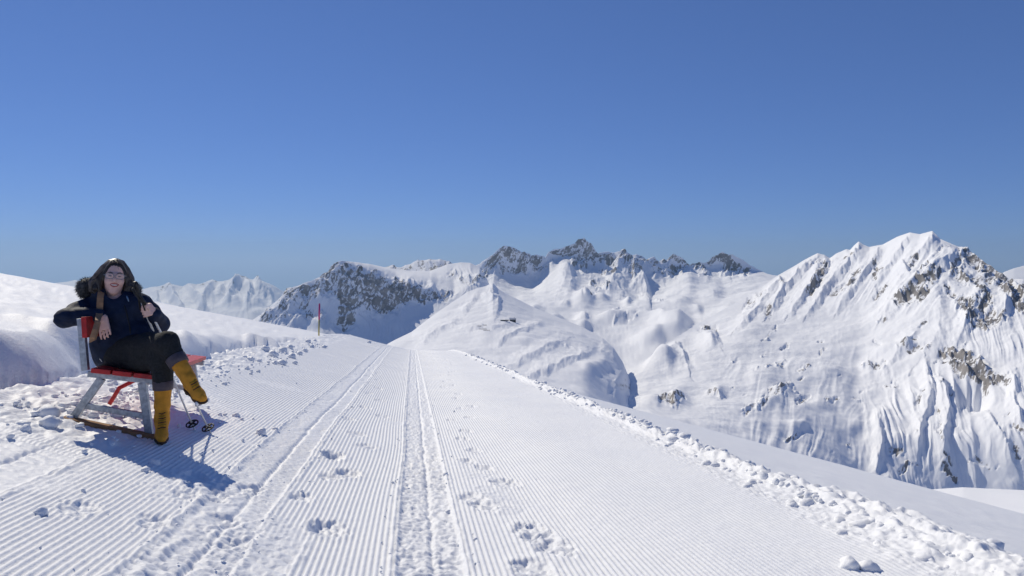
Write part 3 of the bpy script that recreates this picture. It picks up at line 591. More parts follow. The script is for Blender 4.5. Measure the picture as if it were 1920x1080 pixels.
class Field:
    """signed distance volume with smooth unions, turned into one continuous mesh"""
    def __init__(self, lo, hi, h):
        self.lo = np.array(lo, float); self.h = h
        self.n = np.ceil((np.array(hi) - self.lo) / h).astype(int) + 1
        self.F = np.full(self.n, .5, np.float32)
    def _box(self, lo, hi):
        a = np.clip(np.floor((lo - self.lo) / self.h).astype(int), 0, self.n - 1)
        b = np.clip(np.ceil((hi - self.lo) / self.h).astype(int) + 1, 1, self.n)
        sl = tuple(slice(x, y) for x, y in zip(a, b))
        ax = [self.lo[i] + self.h * np.arange(a[i], b[i]) for i in range(3)]
        return sl, ax[0][:, None, None], ax[1][None, :, None], ax[2][None, None, :]
    def _mix(self, sl, d, k, sub=False):
        f = self.F[sl]; d = d.astype(np.float32)
        if sub:
            d = -d; m = np.maximum(f, d); hh = np.clip(k - np.abs(f - d), 0, None) / k; self.F[sl] = m + hh * hh * k * .25
        else:
            m = np.minimum(f, d); hh = np.clip(k - np.abs(f - d), 0, None) / k; self.F[sl] = m - hh * hh * k * .25
    def cap(self, a, b, r0, r1, k=.02):
        a, b = np.array(a, float), np.array(b, float); r = max(r0, r1) + k + 3 * self.h
        sl, x, y, z = self._box(np.minimum(a, b) - r, np.maximum(a, b) + r)
        d = b - a; L = np.dot(d, d) + 1e-12
        t = np.clip(((x - a[0]) * d[0] + (y - a[1]) * d[1] + (z - a[2]) * d[2]) / L, 0, 1)
        D = np.sqrt((x - a[0] - t * d[0]) ** 2 + (y - a[1] - t * d[1]) ** 2 + (z - a[2] - t * d[2]) ** 2) - (r0 + (r1 - r0) * t)
        self._mix(sl, D, k)
    def chain(self, pts, k=.02):
        for p, q in zip(pts[:-1], pts[1:]): self.cap(p[:3], q[:3], p[3], q[3], k)
    def ell(self, c, rad, M=None, k=.02, sub=False):
        c = np.array(c, float); rad = np.array(rad, float); r = rad.max() + k + 3 * self.h
        sl, x, y, z = self._box(c - r, c + r)
        M = np.eye(3) if M is None else M
        p = [M[i][0] * (x - c[0]) + M[i][1] * (y - c[1]) + M[i][2] * (z - c[2]) for i in range(3)]
        q0 = np.sqrt(sum((p[i] / rad[i]) ** 2 for i in range(3))); q1 = np.sqrt(sum((p[i] / rad[i] ** 2) ** 2 for i in range(3))) + 1e-9
        self._mix(sl, q0 * (q0 - 1) / q1, k, sub)
    def cut(self, point, normal):
        """remove everything on the side the normal points to"""
        sl, x, y, z = self._box(self.lo, self.lo + self.h * self.n)
        D = (x - point[0]) * normal[0] + (y - point[1]) * normal[1] + (z - point[2]) * normal[2]
        self.F = np.maximum(self.F, D.astype(np.float32))
    def mesh(self, name, mat, parent=None, off=(0, 0, 0), disp=None, smooth=1):
        F = self.F; F[0] = F[-1] = .5; F[:, 0] = F[:, -1] = .5; F[:, :, 0] = F[:, :, -1] = .5
        S = F < 0
        c = np.zeros(np.array(F.shape) - 1, np.uint8)
        offs = [(i, j, k) for i in (0, 1) for j in (0, 1) for k in (0, 1)]
        sub = lambda A, o: A[o[0]:A.shape[0] - 1 + o[0], o[1]:A.shape[1] - 1 + o[1], o[2]:A.shape[2] - 1 + o[2]]
        for o in offs: c += sub(S, o)
        I = np.array(np.nonzero((c > 0) & (c < 8))).T
        acc = np.zeros((len(I), 3)); cnt = np.zeros(len(I))
        val = {o: F[I[:, 0] + o[0], I[:, 1] + o[1], I[:, 2] + o[2]] for o in offs}
        for o in offs:
            for ax in range(3):
                if o[ax] == 0:
                    q = list(o); q[ax] = 1; q = tuple(q)
                    f0, f1 = val[o], val[q]; m = (f0 < 0) != (f1 < 0)
                    t = np.where(m, f0 / (f0 - f1 + 1e-20), 0)
                    pos = np.tile(np.array(o, float), (len(I), 1)); pos[:, ax] += t
                    acc[m] += pos[m]; cnt[m] += 1
        verts = self.lo + self.h * (I + acc / cnt[:, None])
        ids = np.full(c.shape, -1, np.int32); ids[I[:, 0], I[:, 1], I[:, 2]] = np.arange(len(I))
        quads = []
        for ax in range(3):
            a = [slice(None)] * 3; b = [slice(None)] * 3; a[ax] = slice(0, -1); b[ax] = slice(1, None)
            E = np.array(np.nonzero(S[tuple(a)] != S[tuple(b)])).T
            u, v = [(1, 2), (2, 0), (0, 1)][ax]
            q = []
            for (du, dv) in ((-1, -1), (0, -1), (0, 0), (-1, 0)):
                e = E.copy(); e[:, u] += du; e[:, v] += dv; q.append(ids[e[:, 0], e[:, 1], e[:, 2]])
            q = np.stack(q, 1); inside = S[E[:, 0], E[:, 1], E[:, 2]]
            q[~inside] = q[~inside][:, ::-1]; quads.append(q)
        Q = np.concatenate(quads)
        for _ in range(smooth):
            s = np.zeros_like(verts); n = np.zeros(len(verts))
            for i in range(4):
                np.add.at(s, Q[:, i], verts[Q[:, (i + 1) % 4]]); np.add.at(n, Q[:, i], 1)
                np.add.at(s, Q[:, i], verts[Q[:, (i + 3) % 4]]); np.add.at(n, Q[:, i], 1)
            verts = verts * .5 + .5 * s / n[:, None]
        if disp is not None:
            A = verts[Q[:, 0]]; N = np.cross(verts[Q[:, 2]] - A, verts[Q[:, 3]] - verts[Q[:, 1]])
            vn = np.zeros_like(verts)
            for i in range(4): np.add.at(vn, Q[:, i], N)
            vn /= np.linalg.norm(vn, axis=1, keepdims=True) + 1e-12
            verts = verts + vn * disp(verts)[:, None]
        verts = verts - np.array(off)
        me = bpy.data.meshes.new(name); n = len(Q)
        me.vertices.add(len(verts)); me.vertices.foreach_set('co', verts.astype(np.float32).ravel())
        me.loops.add(n * 4); me.loops.foreach_set('vertex_index', Q.astype(np.int32).ravel())
        me.polygons.add(n); me.polygons.foreach_set('loop_start', np.arange(0, n * 4, 4, dtype=np.int32))
        me.update(calc_edges=True); me.polygons.foreach_set('use_smooth', np.full(n, True))
        me.materials.append(mat)
        o = bpy.data.objects.new(name, me); COL.objects.link(o)
        if parent: o.parent = parent
        return o

def n3(v, s, seed=0):
    x, y, z = v[:, 0] * s, v[:, 1] * s, v[:, 2] * s
    return (perlin(x + .7 * z, y - .4 * z, seed) + perlin(y + .8 * x + 5, z * 1.1 - .3 * y, seed + 1) + perlin(z - .5 * x, x * 1.1 + .4 * y, seed + 2)) / 1.7
# ------------------------------------------------------------------ bench
M_RED = simple_mat('red_paint', (.50, .022, .022), .45, .4, noise=.18, nscale=30, bump=.15, bscale=90)
M_GALV = simple_mat('galvanised_steel', (.30, .33, .36), .45, .5, metal=.55, col2=(.50, .54, .57), nscale=38)
M_PLANK = simple_mat('weathered_plank', (.30, .17, .085), .8, .2, noise=.25, nscale=18, bump=.4, bscale=60)
BO = W(285, 703, 5.2)                                  # front corner of the near seat end
BA = V3(-.20, .978, -.055); BA /= np.linalg.norm(BA)   # along the bench, following the fall of the run
BL = V3(-.978, -.20, .15); BL /= np.linalg.norm(BL)    # from the front edge to the back
BU = np.cross(BA, BL); BU = BU if BU[2] > 0 else -BU
BLEN = 1.86
def bench_pt(a, l, u=0): return BO + BA * a + BL * l + BU * u
def build_bench():
    base = bench_pt(.9, .2, -.42)
    r = empty('bench', base)
    tag(r, 'red bench with grey steel frame standing in the trampled snow', 'bench')
    for l0, l1 in ((-.005, .118), (.132, .255), (.269, .392)):
        beam('seat_slat', bench_pt(0, (l0 + l1) / 2, -.016), bench_pt(BLEN, (l0 + l1) / 2, -.016), l1 - l0, .032, BL, M_RED, r, base)
    bt = BU * .97 + BL * .22; bt /= np.linalg.norm(bt)
    for h in (.275,):
        c0 = bench_pt(.02, 0.428, 0) + bt * h; c1 = bench_pt(BLEN - .02, 0.428, 0) + bt * h
        beam('backrest_slat', c0, c1, .145, .034, bt, M_RED, r, base)
    for a in (.09, BLEN - .14):
        f = empty('leg_frame', (0, 0, 0)); f.parent = r
        top0, top1 = bench_pt(a, .03, -.052), bench_pt(a, .455, -.052)
        beam('rail', bench_pt(a, -.02, -.052), bench_pt(a, .43, -.052), .045, .040, BA, M_GALV, f, base)
        foot0, foot1 = bench_pt(a, -.035, -.44), bench_pt(a, .50, -.42)
        beam('leg', bench_pt(a, .075, -.072), foot0, .05, .05, BA, M_GALV, f, base)
        beam('leg', bench_pt(a, .34, -.072), foot1, .05, .05, BA, M_GALV, f, base)
        beam('crossbar', bench_pt(a + .003, .02, -.30), bench_pt(a + .003, .425, -.27), .036, .040, BA, M_GALV, f, base)
        beam('back_post', bench_pt(a, .452, -.03), bench_pt(a, .468, 0) + bt * .33, .05, .042, BA, M_GALV, f, base)
        if a > 1: continue
        q0, q1 = bench_pt(a - .05, -.09, -.455), bench_pt(a - .05, .51, -.435)
        for q in (q0, q1): q[2] = max(q[2], float(piste_z(np.array([q[0] - Xc(q[1])]), np.array([q[1]]))[0]) - .002)
        beam('ground_plank', q0, q1, .10, .035, BA, M_PLANK, f, base)
    tube('brace', [bench_pt(.62, .20, -.04), bench_pt(.62, .26, -.13), bench_pt(.62, .36, -.20), bench_pt(.62, .41, -.33)], .016, M_RED, r, 8, base)
    return r

# ------------------------------------------------------------------ the seated woman
M_SKIN = simple_mat('skin', (.86, .54, .44), .5, .35, noise=.06, nscale=60)
M_HAIR = simple_mat('dark_hair', (.034, .026, .022), .38, .5, noise=.4, nscale=25)
M_HAIR_HIGHLIGHT = simple_mat('painted_hair_highlight', (.26, .25, .24), .4, .5)  # sunlit sheen of the dark hair, put into the colour as grey
M_FUR = simple_mat('black_fur', (.035, .034, .034), .7, .3, col2=(.10, .098, .095), nscale=60)
M_NAVY = simple_mat('navy_cloth', (.013, .022, .050), .68, .18, noise=.2, nscale=14, bump=.25, bscale=160)
M_BLACK = simple_mat('black_rubber', (.013, .013, .014), .55, .4)
M_TROUSER = simple_mat('charcoal_cloth', (.022, .024, .026), .85, .2, noise=.25, nscale=70, bump=.3, bscale=300)
M_CUFF = simple_mat('plum_grey_lining', (.085, .07, .082), .6, .3, noise=.15, nscale=30)
M_BOOT = simple_mat('ochre_nubuck', (.62, .275, .028), .7, .25, noise=.16, nscale=16, bump=.2, bscale=140)
M_LACE = simple_mat('ochre_lace', (.30, .19, .02), .8, .2)
M_SOLE = simple_mat('dark_sole', (.055, .035, .022), .7, .3)
M_WHITE = simple_mat('tooth_white', (.85, .83, .78), .3, .5)
M_LIP = simple_mat('lip', (.50, .13, .12), .4, .4)
M_EYE = simple_mat('dark_eye', (.02, .014, .012), .2, .6)
M_FRAME = simple_mat('grey_glasses_rim', (.30, .29, .31), .25, .6)
M_STRAP = simple_mat('tan_leather', (.36, .20, .105), .6, .3, noise=.12, nscale=40)
M_STEEL = simple_mat('pole_alloy', (.72, .72, .70), .4, .5)
M_GOLD = simple_mat('ring_gold', (.7, .5, .2), .25, .6, metal=1.0)
M_CLOD = snow_mat('clod_snow', 55, .006, .6, 14, .015)
def lens_mat():
    m, nt, b = new_mat('spectacle_lens')
    b.inputs['Base Color'].default_value = (.9, .93, .95, 1); b.inputs['Roughness'].default_value = .05; b.inputs['Alpha'].default_value = .13
    b.inputs['Specular IOR Level'].default_value = .8
    return m
M_LENS = lens_mat()

HC = W(215, 521.5, 5.50)                       # head centre
HF = V3(-HC[0], -HC[1], 0.0); HF /= np.linalg.norm(HF)      # she looks towards the photographer
HF = HF + V3(0, 0, .03); HF /= np.linalg.norm(HF)
HR = np.cross(HF, (0, 0, 1)); HR /= np.linalg.norm(HR); HR = -HR if HR[0] < 0 else HR
HU = np.cross(HR, HF); HU = -HU if HU[2] < 0 else HU
tl = math.radians(-5); HR, HU = HR * math.cos(tl) + HU * math.sin(tl), HU * math.cos(tl) - HR * math.sin(tl)
def hd(r, f, u): return HC + HR * r + HF * f + HU * u
HM = np.array([HR, HF, HU])

SH_R, EL_R, WR_R = W(173, 573, 5.53), W(122, 597, 5.27), W(190, 591, 5.33)      # her right arm, over the backrest
SH_L, EL_L, WR_L = W(265, 570, 5.50), W(299, 607, 5.53), W(288, 587, 5.375)      # her left arm, holding the poles
CH, WA, PE = W(222, 588, 5.54), W(226, 632, 5.56), W(226, 668, 5.53)
HIP_T, KN_T, AN_T, TO_T = W(234, 660, 5.46), W(313, 644, 5.10), W(353, 710, 5.04), W(389, 740, 4.90)   # upper, crossed leg
HIP_P, KN_P = W(225, 672, 5.50), W(303, 672, 5.16)
_gx, _gy, _gz = W(303, 812, 5.16)
AN_P = W(304, 790, 5.17)

def finger(F, base, d1, d2, d3, L, r):
    p1 = base + d1 * L * .45; p2 = p1 + d2 * L * .30; p3 = p2 + d3 * L * .25
    F.cap(base, p1, r * 1.1, r, .005); F.cap(p1, p2, r, r * .93, .004); F.cap(p2, p3, r * .93, r * .75, .004)
    return p1
def unit(v): v = np.array(v, float); return v / np.linalg.norm(v)

def build_person():
    base = V3(*W(240, 690, 5.45)); base[2] = .38
    root = empty('person', base)
    tag(root, 'person in navy jacket and ochre boots sitting cross-legged on the red bench', 'person')
    allp = np.array([HC, SH_R, EL_R, WR_L, AN_T, TO_T, AN_P, PE, EL_L])
    lo, hi = allp.min(0) - .16, allp.max(0) + .16
    # ---- body: one continuous surface
    B = Field(lo, hi, .0058)
    B.chain([(*PE, .13), (*WA, .115), (*CH, .125)], .05); B.cap(SH_R, SH_L, .06, .06, .06)
    nk = hd(0, -.035, -.09); B.cap(CH + V3(0, 0, .06), nk, .06, .052, .05); B.cap(nk, hd(0, -.02, -.03), .052, .055, .03)
    B.chain([(*SH_R, .048), (*EL_R, .04), (*WR_R, .027)], .02); B.chain([(*SH_L, .048), (*EL_L, .04), (*WR_L, .027)], .02)
    B.chain([(*HIP_T, .085), (*KN_T, .055), (*(AN_T * .85 + KN_T * .15), .030)], .03); B.cap(AN_T * .85 + KN_T * .15, AN_T * .8 + TO_T * .2, .026, .022, .02)
    B.chain([(*HIP_P, .085), (*KN_P, .055), (*AN_P, .032)], .03); B.cap(AN_P, W(304, 806, 5.14), .026, .022, .02)
    # head
    B.ell(hd(0, -.018, .030), (.075, .092, .098), HM, .01)
    B.ell(hd(0, .022, -.035), (.060, .066, .082), HM, .03)
    B.ell(hd(0, .055, -.100), (.024, .024, .018), HM, .03)
    for s in (-1, 1):
        B.ell(hd(.036 * s, .060, -.026), (.026, .022, .022), HM, .022)
        B.ell(hd(.074 * s, -.012, -.002), (.010, .018, .028), HM, .008)                # ear
        B.cap(hd(.012 * s, .085, .030), hd(.045 * s, .074, .031), .008, .007, .012)    # brow
        B.ell(hd(.031 * s, .092, .014), (.017, .014, .011), HM, .012, sub=True)        # eye socket
        B.ell(hd(.031 * s, .074, .013), (.014, .013, .010), HM, .004)                  # closed, smiling lid
        B.cap(hd(.012 * s, .090, -.029), hd(.011 * s, .092, -.027), .007, .007, .008)  # nostril wing
    B.chain([(*hd(0, .080, .022), .008), (*hd(0, .099, -.012), .010), (*hd(0, .104, -.024), .0115)], .012)
    B.ell(hd(.002, .093, -.052), (.027, .016, .0085), HM, .006, sub=True)              # open smile
    # her right hand, hanging over the edge
    px_ = 5.40 / FPX; down = unit(V3(.24, -.10, -.95)); out = unit(V3(.88, .30, .28)); nrm = unit(np.cross(down, out))
    pc = WR_R + V3(.018, -.02, -.02)
    B.cap(WR_R, pc + down * .02, .024, .024, .02)
    for k in range(4): B.cap(pc + out * (k - 1.5) * .014, pc + out * (k - 1.5) * .018 + down * .072, .016, .0125, .012)
    for k, L in enumerate((.072, .080, .074, .058)):
        b0 = pc + out * (k - 1.5) * .019 + down * .072
        kn = finger(B, b0, unit(down + out * (k - 1.5) * .07), unit(down - nrm * .25), unit(down - nrm * .5), L, .0082)
        if k == 1: ring_at = (b0 + down * .018, down)
    finger(B, pc - out * .024 + down * .018, unit(-out * .75 + down * .8), unit(-out * .25 + down), unit(down), .062, .0095)
    # her left hand, fist around the grips
    GRIP_AX = unit(W(275, 583, 5.37) - W(256, 538, 5.34)) ; gc = W(276, 583, 5.355)
    side = unit(np.cross(GRIP_AX, HF)); side = side if side[0] > 0 else -side
    fwd = unit(np.cross(GRIP_AX, side)); fwd = fwd if np.dot(fwd, HF) > 0 else -fwd
    palm = gc + side * .026
    B.cap(WR_L, palm, .028, .026, .02); B.cap(palm - GRIP_AX * .028, palm + GRIP_AX * .028, .022, .022, .012)
    for k in range(4):
        c = gc + GRIP_AX * (k - 1.5) * .0195
        a0 = c + side * .030 + fwd * .012; a1 = c + side * .012 + fwd * .034; a2 = c - side * .022 + fwd * .026; a3 = c - side * .034 + fwd * .002
        B.cap(a0, a1, .0105, .0100, .005); B.cap(a1, a2, .0100, .0090, .004); B.cap(a2, a3, .0090, .0075, .004)
    tb = gc - GRIP_AX * .045
    B.cap(palm - GRIP_AX * .02 + fwd * .01, tb + side * .014 + fwd * .028, .0125, .0105, .008); B.cap(tb + side * .014 + fwd * .028, tb - side * .016 + fwd * .024, .0100, .0085, .005)
    B.mesh('body', M_SKIN, root, base, smooth=1)
    # ---- face details
    tube('teeth', [hd(-.0215, .077, -.0470), hd(-.011, .083, -.0485), hd(.002, .085, -.049), hd(.014, .083, -.0485), hd(.0255, .077, -.0470)], [.004, .0062, .007, .0062, .004], M_WHITE, root, 8, base)
    up = [hd(-.029, .079, -.045), hd(-.014, .087, -.0430), hd(.002, .0895, -.0435), hd(.018, .087, -.0430), hd(.033, .079, -.045)]
    dn = [hd(-.029, .079, -.045), hd(-.015, .085, -.0575), hd(.002, .087, -.0620), hd(.019, .085, -.0575), hd(.033, .079, -.045)]
    tube('upper_lip', up, [.002, .0042, .0046, .0042, .002], M_LIP, root, 8, base); tube('lower_lip', dn, [.002, .0045, .0056, .0045, .002], M_LIP, root, 8, base)
    for s in (-1, 1):
        tube('eye', [hd(.021 * s, .0845, .0115), hd(.031 * s, .0875, .0130), hd(.041 * s, .0835, .0115)], [.0012, .0036, .0012], M_EYE, root, 6, base)
        tube('eyebrow', [hd(.014 * s, .0935, .034), hd(.032 * s, .090, .040), hd(.050 * s, .079, .035)], [.0025, .0036, .0015], M_HAIR, root, 6, base)
    # ---- glasses
    g = empty('glasses'); g.parent = root
    for s in (-1, 1):
        pts = []
        for k in range(25):
            a = 2 * math.pi * k / 24; ca, sa = math.cos(a), math.sin(a)
            rx, rz = .0265 * np.sign(ca) * abs(ca) ** .55, .0175 * np.sign(sa) * abs(sa) ** .6
            pts.append(hd(.034 * s + rx, .108 - .006 * abs(.034 + rx * s) / .05, .012 + rz))
        tube('rim', pts, .0026, M_FRAME, g, 6, base)
        n = len(pts) - 1
        mesh_object('lens', [p - base for p in pts[:-1]] + [hd(.034 * s, .1085, .012) - base], [(k, (k + 1) % n, n) for k in range(n)], M_LENS, g)
        tube('temple', [hd(.0605 * s, .101, .020), hd(.074 * s, .05, .019), hd(.078 * s, -.01, .012)], .0022, M_FRAME, g, 6, base)
    tube('bridge', [hd(-.0085, .108, .017), hd(0, .112, .019), hd(.0085, .108, .017)], .0025, M_FRAME, g, 6, base)
    # ---- hair
    H = Field(HC - .24, HC + .24, .0055)
    H.ell(hd(0, -.030, .034), (.088, .104, .106), HM, .01)
    for pts in ([(-.045, .0, .085, .030), (-.078, -.005, .030, .034), (-.113, -.01, -.035, .042), (-.112, .0, -.085, .036), (-.085, .005, -.125, .022)],
                [(.040, .0, .088, .028), (.066, -.004, .035, .029), (.094, -.008, -.022, .034), (.100, .0, -.075, .035), (.085, .01, -.122, .024)],
                [(0, -.09, .03, .07), (-.02, -.085, -.06, .08), (0, -.07, -.12, .06)]):
        H.chain([(*hd(a, b, c), r) for a, b, c, r in pts], .025)
    H.ell(hd(0, .100, -.018), (.074, .092, .122), HM, .012, sub=True)
    H.ell(hd(0, .09, -.09), (.06, .08, .08), HM, .012, sub=True)
    def strands(v):
        q = (v - HC) @ HM.T; ang = np.arctan2(q[:, 0], -(q[:, 1]) + .06)
        wv = 1.2 * perlin(q[:, 2] * 9, ang * 1.2, 4)
        return .0080 * perlin(ang * 15 + wv, q[:, 2] * 5, 3) + .0042 * perlin(ang * 34 + 2 * wv, q[:, 2] * 9, 5)
    H.mesh('hair', M_HAIR, root, base, disp=strands, smooth=1)
    def on_hair(p, lift):
        for _ in range(5):
            def f(q):
                g = (q - H.lo) / H.h; i = np.clip(np.floor(g).astype(int), 0, H.n - 2); t = g - i; v = 0
                for a in (0, 1):
                    for b in (0, 1):
                        for c in (0, 1): v += H.F[i[0] + a, i[1] + b, i[2] + c] * (t[0] if a else 1 - t[0]) * (t[1] if b else 1 - t[1]) * (t[2] if c else 1 - t[2])
                return v
            e = .004; n = np.array([f(p + np.eye(3)[k] * e) - f(p - np.eye(3)[k] * e) for k in range(3)]); n /= np.linalg.norm(n) + 1e-9
            p = p - n * (f(p) - lift)
        return p
    sv, sf = [], []; rs = np.random.default_rng(21)
    for k in range(330):
        s = 1 if k % 2 else -1; f0 = rs.uniform(-.11, .055); tend = rs.uniform(.75, 1.0); wv = rs.uniform(0, 6.28)
        path = [(.004, f0, .14), (.045, f0 + .004, .125), (.085, f0, .075), (.125, f0 * .8, .015), (.150, f0 * .6, -.045), (.138, f0 * .5, -.095), (.112 - rs.uniform(0, .05), f0 * .4 + .01, -.14)]
        n = 7 if tend > .85 else 6; lift = rs.uniform(.001, .0055); w_ = rs.uniform(.0014, .0030); pts = []
        for j in range(n):
            a, b, c = path[j]; jit = rs.normal(0, .0022, 3)
            pts.append(on_hair(hd(s * a, b + .006 * math.sin(wv + j), c) + jit, lift + .002 * math.sin(2 * j + wv)))
        for j, p in enumerate(pts):
            d = unit(pts[min(j + 1, n - 1)] - pts[max(j - 1, 0)]); q = unit(np.cross(d, HF + .3 * HU)); r_ = np.cross(d, q); w2 = w_ * (1 - .65 * (j / (n - 1)) ** 3)
            for m in range(4): sv.append(p + (q * math.cos(m * 1.57) + r_ * math.sin(m * 1.57)) * w2 - base)
        o0 = len(sv) - 4 * n
        for j in range(n - 1):
            for m in range(4): sf.append((o0 + 4 * j + m, o0 + 4 * j + (m + 1) % 4, o0 + 4 * j + 4 + (m + 1) % 4, o0 + 4 * j + 4 + m))
    hs = mesh_object('hair_strands', sv, sf, simple_mat('brown_strands', (.06, .043, .033), .33, .6, col2=(.16, .122, .098), nscale=30), root, smooth=True); hs['kind'] = 'stuff'
    for k in range(16):                                                     # sun highlight painted as grey strands near the parting, plus stray dark wisps
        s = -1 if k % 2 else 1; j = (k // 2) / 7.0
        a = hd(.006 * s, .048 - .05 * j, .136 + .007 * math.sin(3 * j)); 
        tube('strand', [a, hd(.030 * s, .052 - .05 * j, .126), hd(.058 * s, .046 - .05 * j, .088), hd(.080 * s, .038 - .05 * j, .035)], [.0016, .0022, .0020, .0008], M_HAIR_HIGHLIGHT if j < .42 else M_HAIR, root, 5, base)
    tube('strand', [hd(.006, .068, .118), hd(.012, .086, .088), hd(.020, .092, .062)], [.0022, .0016, .0006], M_HAIR, root, 5, base)
    # ---- jacket
    J = Field(lo, hi, .0072)
    J.chain([(*PE, .150), (*WA, .150), (*CH, .155)], .07); J.cap(SH_R + V3(.03, 0, -.01), SH_L - V3(.03, 0, .01), .080, .080, .07)
    J.cap(CH + V3(-.06, 0, -.02), CH + V3(.09, 0, -.02), .145, .140, .05); J.cap(W(208, 640, 5.52), W(268, 632, 5.46), .135, .115, .06); J.cap(W(212, 662, 5.52), W(250, 652, 5.45), .135, .115, .05)
    J.chain([(*SH_R, .074), (*(SH_R * .45 + EL_R * .55), .070), (*EL_R, .063)], .035); J.chain([(*EL_R, .063), (*(EL_R * .5 + WR_R * .5 + V3(0, 0, .004)), .060), (*(WR_R - unit(WR_R - EL_R) * .012), .045)], .03)
    J.chain([(*SH_L, .074), (*(SH_L * .5 + EL_L * .5), .070), (*EL_L, .064), (*(WR_L - unit(WR_L - EL_L) * .02), .050)], .035)
    # high collar, open in front
    J.chain([(*hd(-.085, .0, -.125), .040), (*hd(-.05, .045, -.158), .036), (*hd(.0, .065, -.20), .038)], .03); J.chain([(*hd(.095, .01, -.135), .040), (*hd(.055, .05, -.165), .036), (*hd(.01, .065, -.205), .038)], .03)
    J.cap(hd(-.08, -.04, -.13), hd(.08, -.04, -.13), .06, .06, .04)
    J.ell(hd(.005, .03, -.115), (.052, .060, .055), HM, .015, sub=True)
    # sleeves end at the cuffs, hem ends over the lap
    hem_n = unit(V3(.36, -.42, -.86))
    J.cut(W(205, 684, 5.50), unit(V3(.30, -.10, -1.0)))
    def folds(v):
        d = .0055 * n3(v * np.array([1, 1, 1.6]), 9, 60) + .0028 * n3(v, 22, 63)
        arm = np.exp(-((v[:, 2] - EL_R[2]) / .09) ** 2) * (v[:, 0] < SH_R[0] + .03)
        return d + arm * .008 * perlin(v[:, 0] * 16 + v[:, 2] * 10, v[:, 1] * 6 + v[:, 2] * 26, 66)
    jk = J.mesh('jacket', M_NAVY, root, base, disp=folds, smooth=2)
    for a, b, r in ((WR_R - unit(WR_R - EL_R) * .035, WR_R + unit(WR_R - EL_R) * .004, .043), (WR_L - unit(WR_L - EL_L) * .05, WR_L - unit(WR_L - EL_L) * .002, .045)):
        tube('cuff', [a, a * .5 + b * .5, b], [r * 1.05, r * 1.08, r * .92], M_BLACK, jk, 16, base)
    zp = [W(233, 572, 5.375), W(238, 590, 5.375), W(243, 612, 5.37), W(246, 634, 5.355)]
    tube('zip', zp, .0045, M_BLACK, jk, 6, base)
    tube('zip_pull', [W(237.5, 555, 5.36), W(239, 559, 5.355), W(241.5, 565, 5.352)], [.004, .006, .004], simple_mat('blue_grey_pull', (.16, .25, .36), .4), jk, 6, base)
    tube('hem_piping', [W(184, 652, 5.42), W(183.5, 662, 5.40), W(186, 671, 5.38), W(191, 678, 5.37)], .0028, M_WHITE, jk, 6, base)
    # ---- fur trim of the hood, lying round the shoulders
    tag_pts = [W(158, 549, 5.50), W(160, 540, 5.50), W(165, 536, 5.54), W(180, 545, 5.62), W(215, 550, 5.66), W(240, 546, 5.63), W(253, 540, 5.58), W(259, 545, 5.52)]
    rr_ = [.040, .056, .056, .055, .05, .04, .032, .022]
    fu = Field(np.array(tag_pts).min(0) - .1, np.array(tag_pts).max(0) + .1, .008)
    fu.chain([(*p, r) for p, r in zip(tag_pts, rr_)], .02)
    core = fu.mesh('fur_trim', M_FUR, jk, base, disp=lambda v: .006 * n3(v, 30, 70), smooth=1)
    vv = np.array([v.co[:] for v in core.data.vertices]); nn = np.array([v.normal[:] for v in core.data.vertices])
    rg = np.random.default_rng(3); pick = rg.choice(len(vv), 3600); hv, hf = [], []
    for i in pick:
        p = vv[i]; d = nn[i] + rg.normal(0, .45, 3) + V3(0, 0, -.25); d /= np.linalg.norm(d); L = rg.uniform(.012, .026)
        t = np.cross(d, rg.normal(0, 1, 3)); t /= np.linalg.norm(t); k = len(hv)
        hv += [p - t * .0014, p + t * .0014, p + d * L]; hf.append((k, k + 1, k + 2))
    mesh_object('fur_hair', hv, hf, M_FUR, core); core.children[0]['kind'] = 'stuff'
    # ---- trousers
    T = Field(lo, hi, .0072)
    T.cap(PE + V3(-.02, 0, 0), PE + V3(.06, -.05, 0), .135, .13, .05)
    T.chain([(*HIP_T, .125), (*(HIP_T * .45 + KN_T * .55), .098), (*KN_T, .076)], .04)
    kn2 = KN_T * .68 + AN_T * .32
    T.chain([(*KN_T, .076), (*kn2, .064)], .035)
    T.chain([(*HIP_P, .125), (*(HIP_P * .45 + KN_P * .55), .100), (*KN_P, .078)], .04)
    kp2 = W(305.5, 714, 5.165); T.chain([(*KN_P, .078), (*kp2, .066)], .04)
    T.mesh('trousers', M_TROUSER, root, base, disp=lambda v: .004 * n3(v, 14, 80) + .0022 * n3(v * V3(1, 1, 2), 34, 83), smooth=2)
    dT = unit(AN_T - KN_T); dP = unit(AN_P - KN_P)
    def band(p, d, r, L): return [p - d * .012, p - d * .008, p + d * L * .5, p + d * L], [r * .96, r * 1.02, r, r * .98]
    for p, d, r in ((kn2 + dT * .03, dT, .067), (kp2 + dP * .008, dP, .067)):
        q, rad = band(p, d, r, .052); tube('leg_cuff', q, rad, M_CUFF, root, 22, base)
    # ---- boots
    def boot(top, ankle, toe_dir, up_dir, r0, name_snow):
        d = unit(ankle - top); f = unit(toe_dir - d * 0); b = Field(np.minimum(top, ankle) - .28, np.maximum(top, ankle) + .28, .0056)
        mid = top * .45 + ankle * .55
        b.chain([(*top, r0), (*mid, r0 * .86), (*(ankle - d * .03), r0 * .74), (*(ankle + d * .02), r0 * .76)], .02)
        sole_n = unit(np.cross(np.cross(f, d), f)); sole_n = sole_n if np.dot(sole_n, d) > 0 else -sole_n     # away from the leg
        heel = ankle + sole_n * .052 - f * .018; ball = ankle + f * .118 + sole_n * .072; toe = ankle + f * .165 + sole_n * .074
        b.cap(ankle, heel, r0 * .74, .036, .02); b.cap(ankle + f * .02, ball, r0 * .68, .037, .03); b.cap(heel + f * .03, ball, .036, .036, .02); b.cap(ball, toe, .037, .030, .02)
